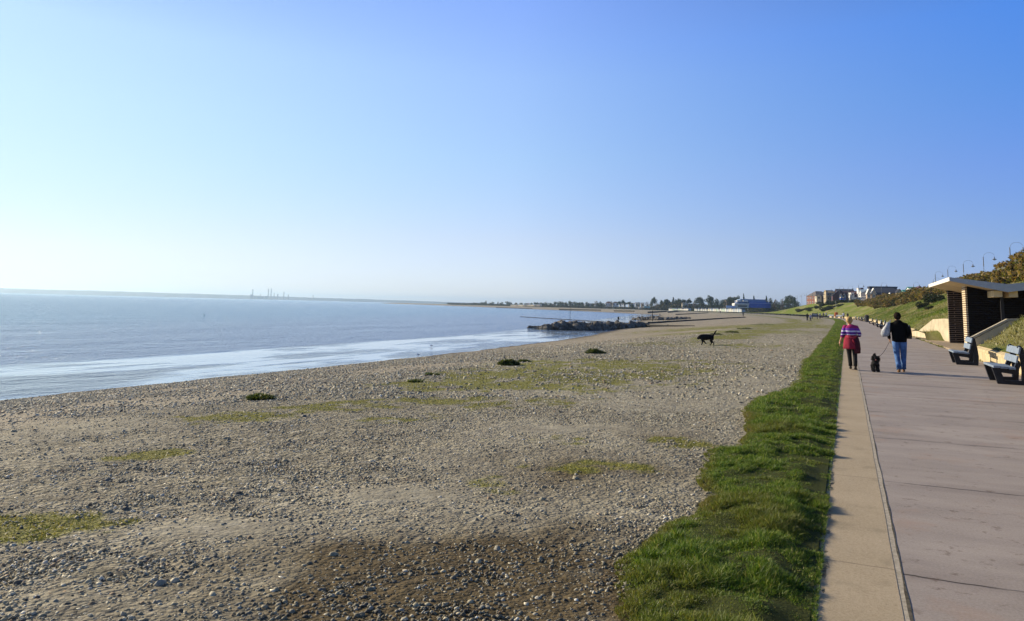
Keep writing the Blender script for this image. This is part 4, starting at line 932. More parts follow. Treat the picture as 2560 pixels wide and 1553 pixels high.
# --- large black dog out on the shingle, walking left
p = hit(1766, 863.5); lab = empty('dog', (p.x, p.y, land_z(p.x, p.y)), YAW + math.pi + R_(6)); lab.scale = (.92, .92, .92)
tag(lab, 'large smooth-coated black dog walking left across the shingle with raised tail', 'dog')
LABM = simple('smooth_black_coat', (.005, .005, .006), .75, .3, 10, .4, 40, .15)
J = {'ch': (.20, 0, .45, .13, .165), 'bl': (.02, 0, .44, .12, .155), 'lo': (-.16, 0, .47, .11, .14), 'rp': (-.29, 0, .48, .12, .145), 'nk': (.33, -.01, .49, .12), 'hd': (.42, -.015, .46, .10), 'mz': (.475, -.02, .375, .065), 'ns': (.50, -.02, .32, .045),
     'ea': (.40, .08, .47, .03), 'ea2': (.41, .105, .40, .03), 'eb': (.40, -.10, .47, .03), 'eb2': (.41, -.125, .40, .03),
     'f1': (.26, .09, .30, .055), 'f1b': (.25, .09, .17, .032), 'f1c': (.30, .09, .05, .024), 'f1d': (.345, .09, .02, .024), 'f2': (.22, -.09, .30, .055), 'f2b': (.08, -.09, .19, .032), 'f2c': (-.01, -.09, .09, .022), 'f2d': (-.035, -.09, .05, .022),
     'h1': (-.30, .09, .33, .075), 'h1b': (-.20, .09, .24, .045), 'h1c': (-.28, .09, .13, .026), 'h1d': (-.19, .09, .03, .022), 'h1e': (-.15, .09, .02, .022),
     'h2': (-.33, -.09, .34, .075), 'h2b': (-.33, -.09, .24, .045), 'h2c': (-.45, -.09, .13, .026), 'h2d': (-.46, -.09, .04, .022), 'h2e': (-.41, -.09, .02, .022),
     't1': (-.39, 0, .53, .04), 't2': (-.46, 0, .64, .036), 't3': (-.54, 0, .76, .030), 't4': (-.60, 0, .84, .016)}
E = [('ch', 'bl'), ('bl', 'lo'), ('lo', 'rp'), ('ch', 'nk'), ('nk', 'hd'), ('hd', 'mz'), ('mz', 'ns'), ('hd', 'ea'), ('ea', 'ea2'), ('hd', 'eb'), ('eb', 'eb2'), ('ch', 'f1'), ('f1', 'f1b'), ('f1b', 'f1c'), ('f1c', 'f1d'), ('ch', 'f2'), ('f2', 'f2b'), ('f2b', 'f2c'), ('f2c', 'f2d'),
     ('rp', 'h1'), ('h1', 'h1b'), ('h1b', 'h1c'), ('h1c', 'h1d'), ('h1d', 'h1e'), ('rp', 'h2'), ('h2', 'h2b'), ('h2b', 'h2c'), ('h2c', 'h2d'), ('h2d', 'h2e'), ('rp', 't1'), ('t1', 't2'), ('t2', 't3'), ('t3', 't4')]
J = {q: (*v[:3], *[r_ * (1.16 if q in ('ch', 'bl', 'lo', 'rp', 'nk') else 1.3) for r_ in v[3:]]) for q, v in J.items()}
skin('body', J, E, LABM, lab)

# --- people far down the promenade and on the beach
def far_person(px, py, hpx, top, legs, label, hair=(.04, .025, .015), rz=0.0, step=.12, z=None, lean=0):
    p = hit(px, py) if z is None else on_z(px, py, z); d = (p - CAM).dot(FWD); h = hpx / FPX * d / 1.72; h = min(max(h, .8), 1.12)
    r = empty('person', (p.x, p.y, p.z)); r.rotation_euler = (0, 0, rz); r.scale = (h, h, h)
    J = {'pel': (0, 0, .92, .11, .09), 'ch': (0, lean, 1.30, .13, .09), 'nk': (0, lean + .02, 1.50, .055), 'hd': (0, lean + .04, 1.62, .085, .09), 'sl': (-.18, lean, 1.38, .055), 'el': (-.25, lean - .02, 1.12, .04), 'wl': (-.22, lean + .10, .92, .03), 'hnl': (-.21, lean + .14, .85, .03),
         'sr': (.18, lean, 1.38, .055), 'er': (.25, lean - .03, 1.12, .04), 'wr': (.22, lean + .05, .90, .03), 'hnr': (.21, lean + .08, .83, .03), 'hl': (-.09, 0, .86, .08), 'kl': (-.09, step, .48, .055), 'al': (-.09, step * .7, .08, .035), 'tl': (-.09, step * .7 + .13, .03, .03),
         'hr': (.09, 0, .86, .08), 'kr': (.09, -step * .2, .47, .055), 'ar': (.09, -step, .09, .035), 'tr': (.09, -step + .13, .03, .03)}
    E = [('pel', 'ch'), ('ch', 'nk'), ('nk', 'hd'), ('ch', 'sl'), ('sl', 'el'), ('el', 'wl'), ('wl', 'hnl'), ('ch', 'sr'), ('sr', 'er'), ('er', 'wr'), ('wr', 'hnr'), ('pel', 'hl'), ('hl', 'kl'), ('kl', 'al'), ('al', 'tl'), ('pel', 'hr'), ('hr', 'kr'), ('kr', 'ar'), ('ar', 'tr')]
    skin('body', J, E, SKIN, r, sub=1)
    m1 = simple('cloth_%02x%02x%02x' % tuple(int(c * 255) for c in top), top, .85, .15, 6); m2 = simple('cloth_%02x%02x%02x' % tuple(int(c * 255) for c in legs), legs, .85, .15, 6)
    b = MB(); b.tube([(0, 0, .86), (0, lean * .3, 1.0), (0, lean, 1.30), (0, lean, 1.42), (0, lean + .01, 1.5)], [(.19, .14), (.18, .14), (.21, .14), (.18, .12), (.08, .07)], 10, up=(0, 1, 0))
    for s_ in (-1, 1): b.tube([(s_ * .10, lean, 1.40), (s_ * .19, lean, 1.37), (s_ * .25, lean - .02, 1.12), (s_ * .225, lean + .08, .95)], [.075, .08, .062, .05], 8)
    b.build('top', m1, r, smooth=True)
    b = MB()
    for s_, k1, k2 in ((-1, step, step * .7), (1, -step * .2, -step)): b.tube([(s_ * .08, 0, .92), (s_ * .09, k1, .48), (s_ * .09, k2, .08)], [.115, .08, .07], 8, up=(0, 1, 0))
    b.build('trousers', m2, r, smooth=True)
    b = MB(); b.ball((0, lean + .02, 1.645), (.10, .11, .105), 10, 7); b.build('hair', simple('hair_%02x' % int(hair[0] * 255), hair, .7), r, smooth=True)
    tag(r, label, 'person'); return r
DK, NV, WH, GR_ = (.015, .015, .02), (.03, .04, .09), (.62, .60, .62), (.30, .30, .33)
far_person(2018.4, 802.2, 19, DK, DK, 'person all in dark clothes standing at the edge of the shingle, taller of the pair')
far_person(2026.5, 803.4, 16.5, (.42, .40, .55), DK, 'person in a pale lilac top and dark trousers beside a taller figure in black', rz=.3)
far_person(2043, 796.5, 14.5, WH, DK, 'person in white top and black trousers leaning forward at the far bend of the promenade', rz=-.8, lean=.12)
far_person(2050, 797, 15, (.50, .50, .52), DK, 'person in pale grey top and black trousers, middle of the distant group', rz=.5, step=.03)
far_person(2058.8, 793.8, 12, (.10, .09, .12), (.10, .08, .09), 'person in dark brown clothes near the right end of the distant group', rz=.2)
far_person(2065.5, 793.8, 13, (.66, .64, .64), DK, 'person in white top, rightmost of the distant group', rz=.4, step=.05)
far_person(2109.3, 798, 17, (.55, .56, .66), DK, 'dark-haired person in a pale jacket walking just beyond the blond head', hair=(.015, .012, .012), z=0)
far_person(2119.5, 797, 14.5, DK, DK, 'person in black half hidden behind the blond head', z=0)
far_person(1858, 791.5, 9.5, DK, NV, 'lone figure in dark clothes standing on the beach below the beach huts', step=.02)
far_person(1801, 783.5, 6.5, DK, DK, 'tiny dark figure on the sand in front of the beach huts')
far_person(1650, 790.5, 5, NV, DK, 'tiny figure in navy standing at the water beyond the second rock groyne')
d_ = hit(2054.5, 795.8); r = empty('dog', (d_.x, d_.y, d_.z), .6)
J = {'ch': (.15, 0, .32, .09), 'rp': (-.2, 0, .33, .08), 'hd': (.32, 0, .42, .06), 'mz': (.40, 0, .39, .03), 'a': (.15, .06, .12, .03), 'a2': (.15, .06, .02, .025), 'b': (.15, -.06, .12, .03), 'b2': (.17, -.06, .02, .025), 'c': (-.24, .06, .14, .03), 'c2': (-.2, .06, .02, .025), 'd': (-.26, -.06, .14, .03), 'd2': (-.28, -.06, .02, .025), 't': (-.35, 0, .40, .02)}
skin('body', J, [('ch', 'rp'), ('ch', 'hd'), ('hd', 'mz'), ('ch', 'a'), ('a', 'a2'), ('ch', 'b'), ('b', 'b2'), ('rp', 'c'), ('c', 'c2'), ('rp', 'd'), ('d', 'd2'), ('rp', 't')], simple('tan_fur', (.20, .12, .05), .8), r, sub=1)
tag(r, 'small brown dog at the feet of the distant group of people', 'dog')

bpy.data.scenes.remove(TMPS)
# ------------------------------------------------------------------ rock groynes
ROCK = N('groyne_rock'); co = ROCK.coord()
rc = ROCK.ramp(ROCK.noise(co, 1.6, 5, .65), [(.3, (.055, .050, .045)), (.55, (.15, .135, .115)), (.75, (.29, .265, .225))])
ROCKM = ROCK.out(ROCK.pbsdf(rc, .85, ROCK.bump(ROCK.noise(co, 3, 6, .7), .8, .15), .25))
boul = []
for q in range(8):
    V = ICO2 * (1 + rng.normal(0, .10, (len(ICO2), 1))); 
    for _ in range(7):                                    # flat facets
        n_ = rng.normal(0, 1, 3); n_ /= np.linalg.norm(n_); dd = V @ n_; lim = rng.uniform(.55, .8); V = V - np.outer(np.maximum(dd - lim, 0), n_)
    V = V * np.array([1, rng.uniform(.7, .95), rng.uniform(.55, .8)]); me = np_mesh('boulder', V, ICF2, ROCKM, link=False).data; boul.append(me)
def groyne(prof, n, label, group, lay=1.0, s0=.64):
    """prof: list of (px, py foot, height px)"""
    xs = [q[0] for q in prof]; placed = []
    for i in range(n):
        px = xs[0] + (xs[-1] - xs[0]) * ((i + random.random()) / n); fy = np.interp(px, xs, [q[1] for q in prof]); hh = np.interp(px, xs, [q[2] for q in prof])
        p = hit(px, fy); dep = (p - CAM).dot(FWD); H = hh / FPX * dep
        back = random.uniform(0, 2.6) * lay; z = H * random.uniform(.0, 1.0) * (1 - .25 * abs(back / lay / 2.6 - .5))
        s = min(max(.25, random.gauss(s0, s0 * .28)), .5 * H + .35)
        o = bpy.data.objects.new('boulder', random.choice(boul)); COL.objects.link(o)
        f = (p - CAM); f.z = 0; f.normalize(); lz = land_z(p.x + f.x * back, p.y + f.y * back)
        o.location = (p.x + f.x * back, p.y + f.y * back, max(lz, ZW) + max(0, z - s * .55) + s * .25); o.scale = (s, s, s)
        o.rotation_euler = (random.uniform(-.5, .5), random.uniform(-.5, .5), random.uniform(0, 6.28))
        tag(o, label, 'boulder', group)
groyne([(1322, 828.5, 3), (1345, 829, 5), (1368, 830, 11), (1385, 830, 17), (1402, 830, 24), (1440, 829, 23), (1480, 828, 20), (1520, 825.5, 21), (1560, 822, 17), (1600, 819, 11), (1620, 818, 9)], 230, 'dark angular boulder heaped in the nearer rock groyne', 'boulders of the nearer rock groyne')
groyne([(1580, 800.5, 3), (1597, 801, 8), (1625, 801, 10), (1670, 800.5, 8), (1700, 799, 6), (1724, 797, 4)], 80, 'dark boulder in the farther rock groyne out in the water', 'boulders of the farther rock groyne', 1.6, 1.0)
# low timber groynes and their dark planking
TIM = simple('shaded_dark_timber', (.009, .008, .007), .8, .4, 2, .4)  # near-black: the shaded face of the groynes is put into the colour
def tgroyne(a, b, h0, h1, label, w=.5):
    A_, B_ = hit(*a), hit(*b); d = B_ - A_; L_ = d.length; n = max(2, int(L_ / 6)); r = empty('timber_groyne', (A_.x, A_.y, 0)); m_ = MB(); ps = MB()
    for i in range(n):
        t0, t1 = i / n, (i + 1) / n; P, Q = A_.lerp(B_, t0), A_.lerp(B_, t1); z0, z1 = max(land_z(P.x, P.y), ZW), max(land_z(Q.x, Q.y), ZW)
        ha, hb = h0 + (h1 - h0) * t0, h0 + (h1 - h0) * t1; sd = Vector((-d.y, d.x, 0)).normalized() * w * .5; o_ = Vector((A_.x, A_.y, 0)); P0 = Vector((P.x, P.y, 0)) - o_; Q0 = Vector((Q.x, Q.y, 0)) - o_; up = Vector((0, 0, 1))
        m_.add([P0 - sd + up * (z0 - .6), P0 + sd + up * (z0 - .6), P0 + sd + up * (z0 + ha), P0 - sd + up * (z0 + ha), Q0 - sd + up * (z1 - .6), Q0 + sd + up * (z1 - .6), Q0 + sd + up * (z1 + hb), Q0 - sd + up * (z1 + hb)],
               [(3, 2, 6, 7), (0, 3, 7, 4), (1, 5, 6, 2)] + ([(0, 1, 2, 3)] if i == 0 else []) + ([(4, 7, 6, 5)] if i == n - 1 else []))
        ps.box(P0 + up * (z0 + ha * .5 - .2), (.22, .1 + w, ha + .45 + random.uniform(0, .08)))
    m_.build('planking', TIM, r); ps.build('posts', TIM, r); r.children[-1]['kind'] = 'stuff'; tag(r, label, 'groyne', 'timber groynes along the beach')
tgroyne((1612, 818), (1734, 815.5), (.5), .1, 'dark timber groyne running landward from the near rock groyne')
tgroyne((1622, 809.5), (1862, 794), .4, .22, 'long low timber groyne crossing the sand just beyond the near rock groyne')
tgroyne((1302, 803.3), (1622, 809.0), .14, .2, 'barely exposed line of groyne reaching out across the shallow water', .35)
tgroyne((1670, 782.2), (1722, 777.8), .9, .6, 'dark timber groyne on the sand below the beach huts, nearest of three')
tgroyne((1620, 783.5), (1668, 779.8), 1.2, .7, 'dark timber groyne beyond the second rock groyne, middle of three')
tgroyne((1535, 778.9), (1586, 779.6), 1.0, .9, 'dark timber groyne at the edge of the bay, farthest of three')
tgroyne((1240, 771.2), (1330, 772.2), .9, .6, 'low dark groyne far out at the left of the bay sands')
tgroyne((1690, 787.5), (1770, 783), .5, .35, 'thin low groyne on the sand between the rock groyne and the beach huts')
tgroyne((1398, 775.6), (1502, 776.9), 1.3, .9, 'long dark timber groyne across the sands at the head of the bay')
# marker posts
def mpost(px, py0, py1, label, w=.09, top=False, z=ZW):
    p = on_z(px, py1, z); dep = (p - CAM).dot(FWD); h = (py1 - py0) / FPX * dep
    r = empty('marker_post', (p.x, p.y, z)); b = MB(); b.tube([(0, 0, -.5), (0, 0, h)], [w, w * .8], 8); b.build('post', TIM, r)
    if top: b = MB(); b.tube([(0, 0, h - .1), (0, 0, h), (0, 0, h + .7), (0, 0, h + .8)], [.08, .24, .24, .08], 10); b.build('topmark', TIM, r)
    tag(r, label, 'marker post')
mpost(1546, 799, 806, 'short black marker post with a drum top standing in the shallows', .12, True)
mpost(1631, 777, 806, 'tall thin marker post at the sea end of the long timber groyne', .10)
mpost(1425, 771, 806, 'tall thin pole standing in the water behind the near rock groyne', .05)
p = on_z(510, 788.5, ZW); b = MB(); b.ball((0, 0, .10), (.14, .14, .12), 12, 8); b.tube([(0, 0, .4), (0, 0, .6)], [.05, .03], 6)
tag(b.build('mooring_buoy', DARKP, loc=(p.x, p.y, ZW), smooth=True), 'small dark buoy floating alone far out on the sea', 'buoy')
def gull(px, py, label, z=ZW):
    p = on_z(px, py, z); r = empty('gull', (p.x, p.y, z), random.uniform(0, 6)); r.scale = (.62, .62, .62); GW = simple('gull_white', (.75, .75, .76), .6); GG = simple('gull_grey', (.25, .27, .30), .6)
    b = MB(); b.tube([(-.26, 0, .20), (-.12, 0, .21), (.05, 0, .22), (.16, 0, .27), (.20, 0, .35), (.25, 0, .37)], [.012, .05, .075, .05, .038, .02], 10); b.build('body', GW, r, smooth=True)
    b = MB(); b.ball((-.06, .065, .23), (.19, .02, .055), 8, 6); b.ball((-.06, -.065, .23), (.19, .02, .055), 8, 6); b.build('wings', GG, r, smooth=True)
    b = MB(); b.tube([(.02, .03, 0), (.02, .03, .18)], .008, 5); b.tube([(.02, -.03, 0), (.02, -.03, .18)], .008, 5); b.build('legs', simple('gull_leg', (.5, .3, .2)), r)
    tag(r, label, 'gull')
gull(1045, 891, 'grey and white gull standing on the wet sand near the shingle'); gull(1078, 868, 'gull standing farther out on the wet flat, right of the other')

# ------------------------------------------------------------------ beach plants (sea kale clumps) on the crest
def clump(px, py, wpx, hpx, n, label, cat='plant'):
    p = hit(px, py); dep = (p - CAM).dot(FWD); w, h = wpx / FPX * dep, .62 * hpx / FPX * dep; r = empty('shore_plant', (p.x, p.y, p.z))
    a = rng.uniform(0, 2 * np.pi, n); q = rng.uniform(0, 1, n) ** .5; X = q * np.cos(a) * w / 2 * RGT.x - q * np.sin(a) * w * .3 * RGT.y; Y = q * np.cos(a) * w / 2 * RGT.y + q * np.sin(a) * w * .3 * RGT.x
    lump = .55 + .9 * vn(X * 6 / w + px, Y * 6 / w + py, 3); lump = lump * np.where(vn(X * 3 / w + py, Y * 5 / w + px, 9) > .42 - .25 * (1 - q), 1, .12); Z = rng.uniform(.1, 1, n) * h * np.sqrt(np.clip(1 - q * q, .05, 1)) * lump
    c = np.array([(.030, .055, .016), (.06, .10, .022), (.11, .15, .03), (.17, .17, .05)])[rng.integers(0, 4, n)] * rng.uniform(.7, 1.2, (n, 1))
    o = blades(X, Y, Z, np.full(n, .07) * rng.uniform(.6, 1.5, n), rng.uniform(.012, .024, n), .9, c, 'foliage', MAT_GRASS); o.parent = r
    b = MB(); b.tube([(0, 0, -.03), (0.01, 0, h * .35)], [.02, .01], 6); b.tube([(w * .15, 0, -.03), (w * .18, 0, h * .3)], [.016, .01], 6); b.build('stem', simple('plant_stem', (.12, .10, .05)), r)
    tag(r, label, cat, 'low plants along the shingle crest')
clump(650, 999, 60, 11, 2200, 'ragged dark green shore plant, leftmost on the crest of the shingle'); clump(1272, 913, 52, 19, 2600, 'dark green mound of shore plant between two others on the crest')
clump(1490, 884, 50, 16, 2400, 'dark bushy shore plant on the crest nearest the rocks')
clump(1310, 905, 30, 5, 500, 'low green plant beside the mound on the crest'); clump(1080, 938, 34, 2, 160, 'thin green plant flat on the crest left of the mound'); clump(1040, 955, 40, 2, 160, 'flat green plant just below the crest line')
for px, py, w, h, lb_ in ((1830, 832, 34, 7, 'left of the raised turf'), (1862, 823, 40, 6, 'in the middle of the raised turf'), (1905, 813, 60, 7, 'at the right of the raised turf'), (1790, 837, 30, 5, 'just right of the large dog')): clump(px, py, w, h, 700, 'low dark green shore plant ' + lb_)

# ------------------------------------------------------------------ shrubs on the slope
MAT_LEAF = leafmat('shrub_leaves', .3, .55)
def leafcloud(n, lobes, size, cols, streak=(0, 0, 0), flat=1.0):
    """leaf-sized faces over the surfaces of several lobes: arrays of vertices, faces, colours"""
    L_ = np.array(lobes); i = rng.integers(0, len(L_), n); u = rng.normal(0, 1, (n, 3)); u /= np.linalg.norm(u, axis=1)[:, None]
    rad = L_[i, 3:6] * (rng.uniform(.55, 1.08, (n, 1)) ** .6); P = L_[i, :3] + u * rad
    t = rng.normal(0, 1, (n, 3)) + np.array(streak) * 2; t /= np.linalg.norm(t, axis=1)[:, None]; s_ = np.cross(t, rng.normal(0, 1, (n, 3))); s_ /= np.linalg.norm(s_, axis=1)[:, None]
    a = size * rng.uniform(.5, 1.3, (n, 1)); v = np.stack([P - t * a - s_ * a * .45, P - t * a * .2 + s_ * a * .6, P + t * a + s_ * a * .2, P + t * a * .2 - s_ * a * .6], 1)
    cl = np.array(cols); tone = (vn(P[:, 0] / size / 3, P[:, 1] / size / 3 + P[:, 2] / size / 3, 5) * len(cl) * .999).astype(int)
    tone = np.where(rng.uniform(0, 1, n) < .35, rng.integers(0, len(cl), n), tone); c = cl[tone] * rng.uniform(.75, 1.2, (n, 1))
    return v.reshape(-1, 3), np.arange(4 * n).reshape(-1, 4), np.repeat(c, 4, 0)
GORSE = [(.07, .075, .018), (.15, .11, .035), (.24, .165, .06), (.31, .22, .075), (.14, .15, .03), (.05, .04, .02)]
DKG = [(.012, .022, .008), (.025, .04, .012), (.045, .06, .018), (.03, .03, .012)]
bprot = []
for q in range(6):
    cols = GORSE if q < 4 else DKG
    lobes = [(random.uniform(-.7, .7), random.uniform(-.6, .6), random.uniform(.25, .75), random.uniform(.35, .6), random.uniform(.35, .6), random.uniform(.28, .5)) for _ in range(8)]
    # windswept: tops lean inland
    lobes = [(x + z * .5, y, z, a, b_, c_) for x, y, z, a, b_, c_ in lobes]
    r = empty('gorse_bush', (0, 0, 0)); v, f, c = leafcloud(1500, lobes, .085, cols, (.6, .1, .35)); o = np_mesh('foliage', v, f, MAT_LEAF, r, cols=c)
    b = MB()
    for _ in range(6): x, y = random.uniform(-.4, .4), random.uniform(-.4, .4); b.tube([(x * .3, y * .3, -.3), (x, y, .3), (x * 1.4 + .3, y * 1.3, .7)], [.05, .03, .012], 5)
    b.build('stems', simple('gorse_stem', (.10, .07, .04)), r); bprot.append(r)
used_b = set(); nb = 0
def bush(x, y, s, kind, label, group, sz=1.0, z=None):
    r0 = bprot[kind]; o = r0 if kind not in used_b else copy_tree(r0); used_b.add(kind)
    o.location = (x, y, (float(bank_z(x, y)) if z is None else z) - .05 * s); o.scale = (s, s, s * sz); o.rotation_euler = (0, 0, random.uniform(-.5, .5)); tag(o, label, 'bush', group)
GL, GG_ = 'brown-green windswept gorse bush in the scrub covering the far slope', 'gorse bushes covering the far slope'
for i in range(150):
    y = 100 + 190 * random.random() ** .9; t = random.random(); q = 16.5 - 10 * t * min(1, max(.15, (y - 95) / 110)); 
    x = q + 4.95 + float(L('s', y)); s = random.uniform(1.5, 2.7)
    bush(x, y, s, random.choice((0, 1, 2, 3, 3, 1, 4)), GL, GG_, .85)
for i in range(45):
    px = random.uniform(1995, 2135); p = at(px, 766, random.uniform(300, 370)); x, y = p.x, p.y; q = x - float(L('s', y)) - 4.95
    if q > 3: bush(x, y, random.uniform(1.6, 2.6), random.choice((4, 4, 5)), 'dark green bush in the thicket on the slope below the apartment buildings', 'thicket below the apartment buildings', .6)
# hill of gorse behind the shelter, at the right edge
for i in range(75):
    y = random.uniform(62, 112); x = 4.95 + 13.0 + random.uniform(-2.2, 5.5); 
    lim = sst(122, 84, y); s = (1.3 + 1.2 * float(lim)) * random.uniform(.8, 1.1)
    bush(x, y, s, random.choice((0, 1, 2, 3)), 'golden-brown gorse bush on the hilltop above the shelter roof', 'gorse bushes on the hill above the shelter', 1.0)
for px, py, s, kd, lab_ in ((2324, 759, 1.35, 5, 'black-green bush on the open grass slope, larger of two'), (2338, 757, 1.1, 5, 'dark bush joined to the right of the larger one on the grass slope'), (2303, 772, .9, 5, 'small dark round bush standing alone on the grass slope'), (2318, 776, .6, 4, 'small bright green bush below the dark ones on the grass slope')):
    p = hit(px, py); bush(p.x, p.y, s, kd, lab_, 'bushes on the open slope')
# ------------------------------------------------------------------ far shore and refinery
def far_land(name, D0, prof, thick, mat, seed):
    px = np.linspace(prof[0][0], prof[-1][0], 260); hp = np.interp(px, [q[0] for q in prof], [q[1] for q in prof]); V = []
    for x, h in zip(px, hp):
        a = at(x, 733, D0); hz = h / FPX * D0; hz *= .86 + .28 * float(fbm(x / 30., x * 0 + .5, seed, 4)); f = Vector((a.x, a.y, 0)).normalized()
        for k_, (b_, z) in enumerate(((0, ZW - 1), (60, hz * .5), (160, hz * .8), (thick * .6, hz), (thick, 0))): q = Vector((a.x, a.y, 0)) + f * b_; V.append((q.x, q.y, z))
    F = [(i * 5 + j, (i + 1) * 5 + j, (i + 1) * 5 + j + 1, i * 5 + j + 1) for i in range(len(px) - 1) for j in range(4)]
    return tag(np_mesh(name, V, F, mat, smooth=True), kind='structure')
HILLM = simple('hazy_woodland', (.09, .12, .19), .9, .35, .01)  # distance haze partly put into the colour as a blue tint
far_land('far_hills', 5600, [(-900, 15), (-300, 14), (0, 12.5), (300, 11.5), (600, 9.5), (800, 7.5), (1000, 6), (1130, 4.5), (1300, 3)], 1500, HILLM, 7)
STACK = simple('refinery_steel', (.22, .23, .25), .7, .1, .05)
def stack(px, pytop, w, lab, nm='refinery_chimney'):
    D0 = 5500; t = at(px, pytop, D0); h = t.z; r = empty(nm, (t.x, t.y, 0)); b = MB()
    b.tube([(0, 0, 0), (0, 0, h * .5), (0, 0, h)], [w, w * .75, w * .6], 10); b.build('shaft', STACK, r); b = MB(); b.tube([(0, 0, h - 3), (0, 0, h + 1)], [w * .8, w * .8], 10); b.build('rim', STACK, r); tag(r, lab, 'chimney', 'stacks of the refinery across the water')
for px, py, w, lab in ((632.3, 723.5, 5, 'tall far chimney at the left end of the refinery'), (671.5, 722.5, 4.5, 'left one of the twin tallest chimneys of the refinery'), (678.5, 722, 4.5, 'right one of the twin tallest chimneys of the refinery'),
                       (685.5, 734, 4, 'short stack directly right of the twin refinery chimneys'), (694.5, 736, 6, 'squat column between the twin chimneys and the single right one'), (710, 730, 4.5, 'single medium chimney at the right part of the refinery'),
                       (721, 737, 5, 'short stack right of the single medium refinery chimney'), (652, 736, 3.5, 'thin short stack between the left chimney and the twin ones'), (783, 738.5, 3.5, 'lone thin stack far to the right of the refinery')): stack(px, py, w, lab)
p = at(636, 742, 5480); b = MB()
for k_ in range(5): b.box((k_ * 26 - 20, k_ * 4, 8 + random.uniform(-3, 7)), (16, 16, 26 + random.uniform(-6, 10)))
tag(b.build('refinery_block', STACK, loc=(p.x, p.y, 0), rz=YAW), 'low pale industrial block at the foot of the left refinery chimney', 'industrial plant')

# ------------------------------------------------------------------ trees round the bay
TREEG = [(.012, .028, .016), (.022, .045, .020), (.035, .06, .024), (.055, .075, .030)]
BARE = [(.10, .075, .055), (.14, .11, .08), (.07, .06, .045)]
TRK = simple('tree_bark', (.09, .065, .045), .9, .3, 3)
def tree_proto(kind):
    """unit tree: 1 wide, 1 high, standing on the origin"""
    r = empty({'pine': 'pine_tree', 'round': 'broadleaf_tree', 'fir': 'fir_tree', 'bare': 'bare_tree'}[kind], (0, 0, 0)); lo = []
    if kind == 'pine':
        for _ in range(13): a = random.uniform(0, 6.28); q = random.random() ** .6 * .34; lo.append((q * math.cos(a), q * math.sin(a), random.uniform(.62, .84) - q * .25, random.uniform(.13, .2), random.uniform(.13, .2), random.uniform(.08, .13)))
    elif kind == 'fir':
        for i in range(11): t = i / 10; lo.append((random.uniform(-.05, .05), random.uniform(-.05, .05), .16 + .78 * t, .36 * (1 - t) + .05, .36 * (1 - t) + .05, .10))
    else:
        for _ in range(15): a = random.uniform(0, 6.28); q = random.random() ** .6 * .32; lo.append((q * math.cos(a), q * math.sin(a), random.uniform(.25, .82) * (1 - q * .5), random.uniform(.14, .24), random.uniform(.14, .24), random.uniform(.12, .2)))
    v, f, c = leafcloud(1300 if kind != 'bare' else 900, lo, .032 if kind != 'bare' else .026, BARE if kind == 'bare' else TREEG)
    np_mesh('crown', v, f, MAT_LEAF, r, cols=c)
    b = MB(); b.tube([(0, 0, -.1), (.01, 0, .25), (.02, .01, .6)], [.035, .026, .014], 7)
    for _ in range(6): a = random.uniform(0, 6.28); z = random.uniform(.3, .55); b.tube([(.01, 0, z), (.16 * math.cos(a), .16 * math.sin(a), z + .12), (.30 * math.cos(a), .30 * math.sin(a), z + .2)], [.014, .009, .004], 5)
    b.build('trunk', TRK, r); return r
TP = {}
for kd, n_ in (('pine', 4), ('round', 5), ('fir', 2), ('bare', 2)): TP[kd] = [tree_proto(kd) for _ in range(n_)]
used_t = set()
def dep_of(px): return float(np.interp(px, [1080, 1160, 1250, 1400, 1500, 1600, 1700, 1860, 1960, 2010], [1480, 1380, 1180, 960, 880, 800, 740, 650, 580, 520]))
def tree(px, pyt, wpx, kd, label, dep=None, zb=.4, zs=1.0):
    d = dep or dep_of(px); t = at(px, pyt, d); h = t.z - zb; w = wpx / FPX * d * (1.3 if kd != 'fir' else 2.1); i = random.randrange(len(TP[kd])); r0 = TP[kd][i]
    o = r0 if r0.name not in used_t else copy_tree(r0); used_t.add(r0.name); o.location = (t.x, t.y, zb); o.scale = (w, w, h); o.rotation_euler = (0, 0, random.uniform(0, 6.28)); tag(o, label, 'tree', 'trees on the skyline round the bay'); return o
def z5(x, y): return 1660 + x / 7.247, 700 + y / 7.247
def z2(x, y): return 1400 + x / 8.213, 725 + y / 8.213
def z1(x, y): return 1100 + x / 8.213, 735 + y / 8.213
T5 = [(50, 325, 95, 'pine'), (175, 318, 75, 'fir'), (250, 320, 90, 'pine'), (335, 303, 150, 'pine'), (450, 303, 95, 'pine'), (560, 360, 120, 'bare'), (640, 278, 150, 'pine'), (690, 350, 150, 'round'), (800, 262, 175, 'pine'), (860, 330, 140, 'round'), (960, 308, 120, 'round'), (1050, 328, 130, 'round'),
      (1150, 300, 150, 'round'), (1195, 272, 120, 'pine'), (1280, 240, 150, 'pine'), (1330, 300, 110, 'round'), (1400, 288, 110, 'round'), (1445, 255, 55, 'fir'), (1510, 305, 110, 'round'), (1570, 312, 100, 'round'), (1630, 296, 70, 'fir'), (1780, 335, 120, 'bare'), (1860, 296, 70, 'fir'), (1925, 288, 95, 'round'),
      (2030, 310, 150, 'bare'), (2110, 345, 150, 'round'), (2000, 350, 140, 'round'), (2150, 305, 100, 'bare'), (2215, 285, 110, 'pine'), (2285, 238, 170, 'pine'), (2330, 270, 110, 'pine'), (2240, 340, 150, 'round'), (2350, 345, 150, 'round'), (2400, 350, 120, 'round')]
i = 0
for x, y, w, kd in T5:
    px, py = z5(x, y); tree(px, py, w / 7.247, kd, f"{ {'pine': 'dark spreading pine', 'fir': 'dark pointed fir', 'round': 'dark bushy evergreen', 'bare': 'bare brown tree'}[kd]}, {ORD[i]} from the left behind the beach huts"); i += 1
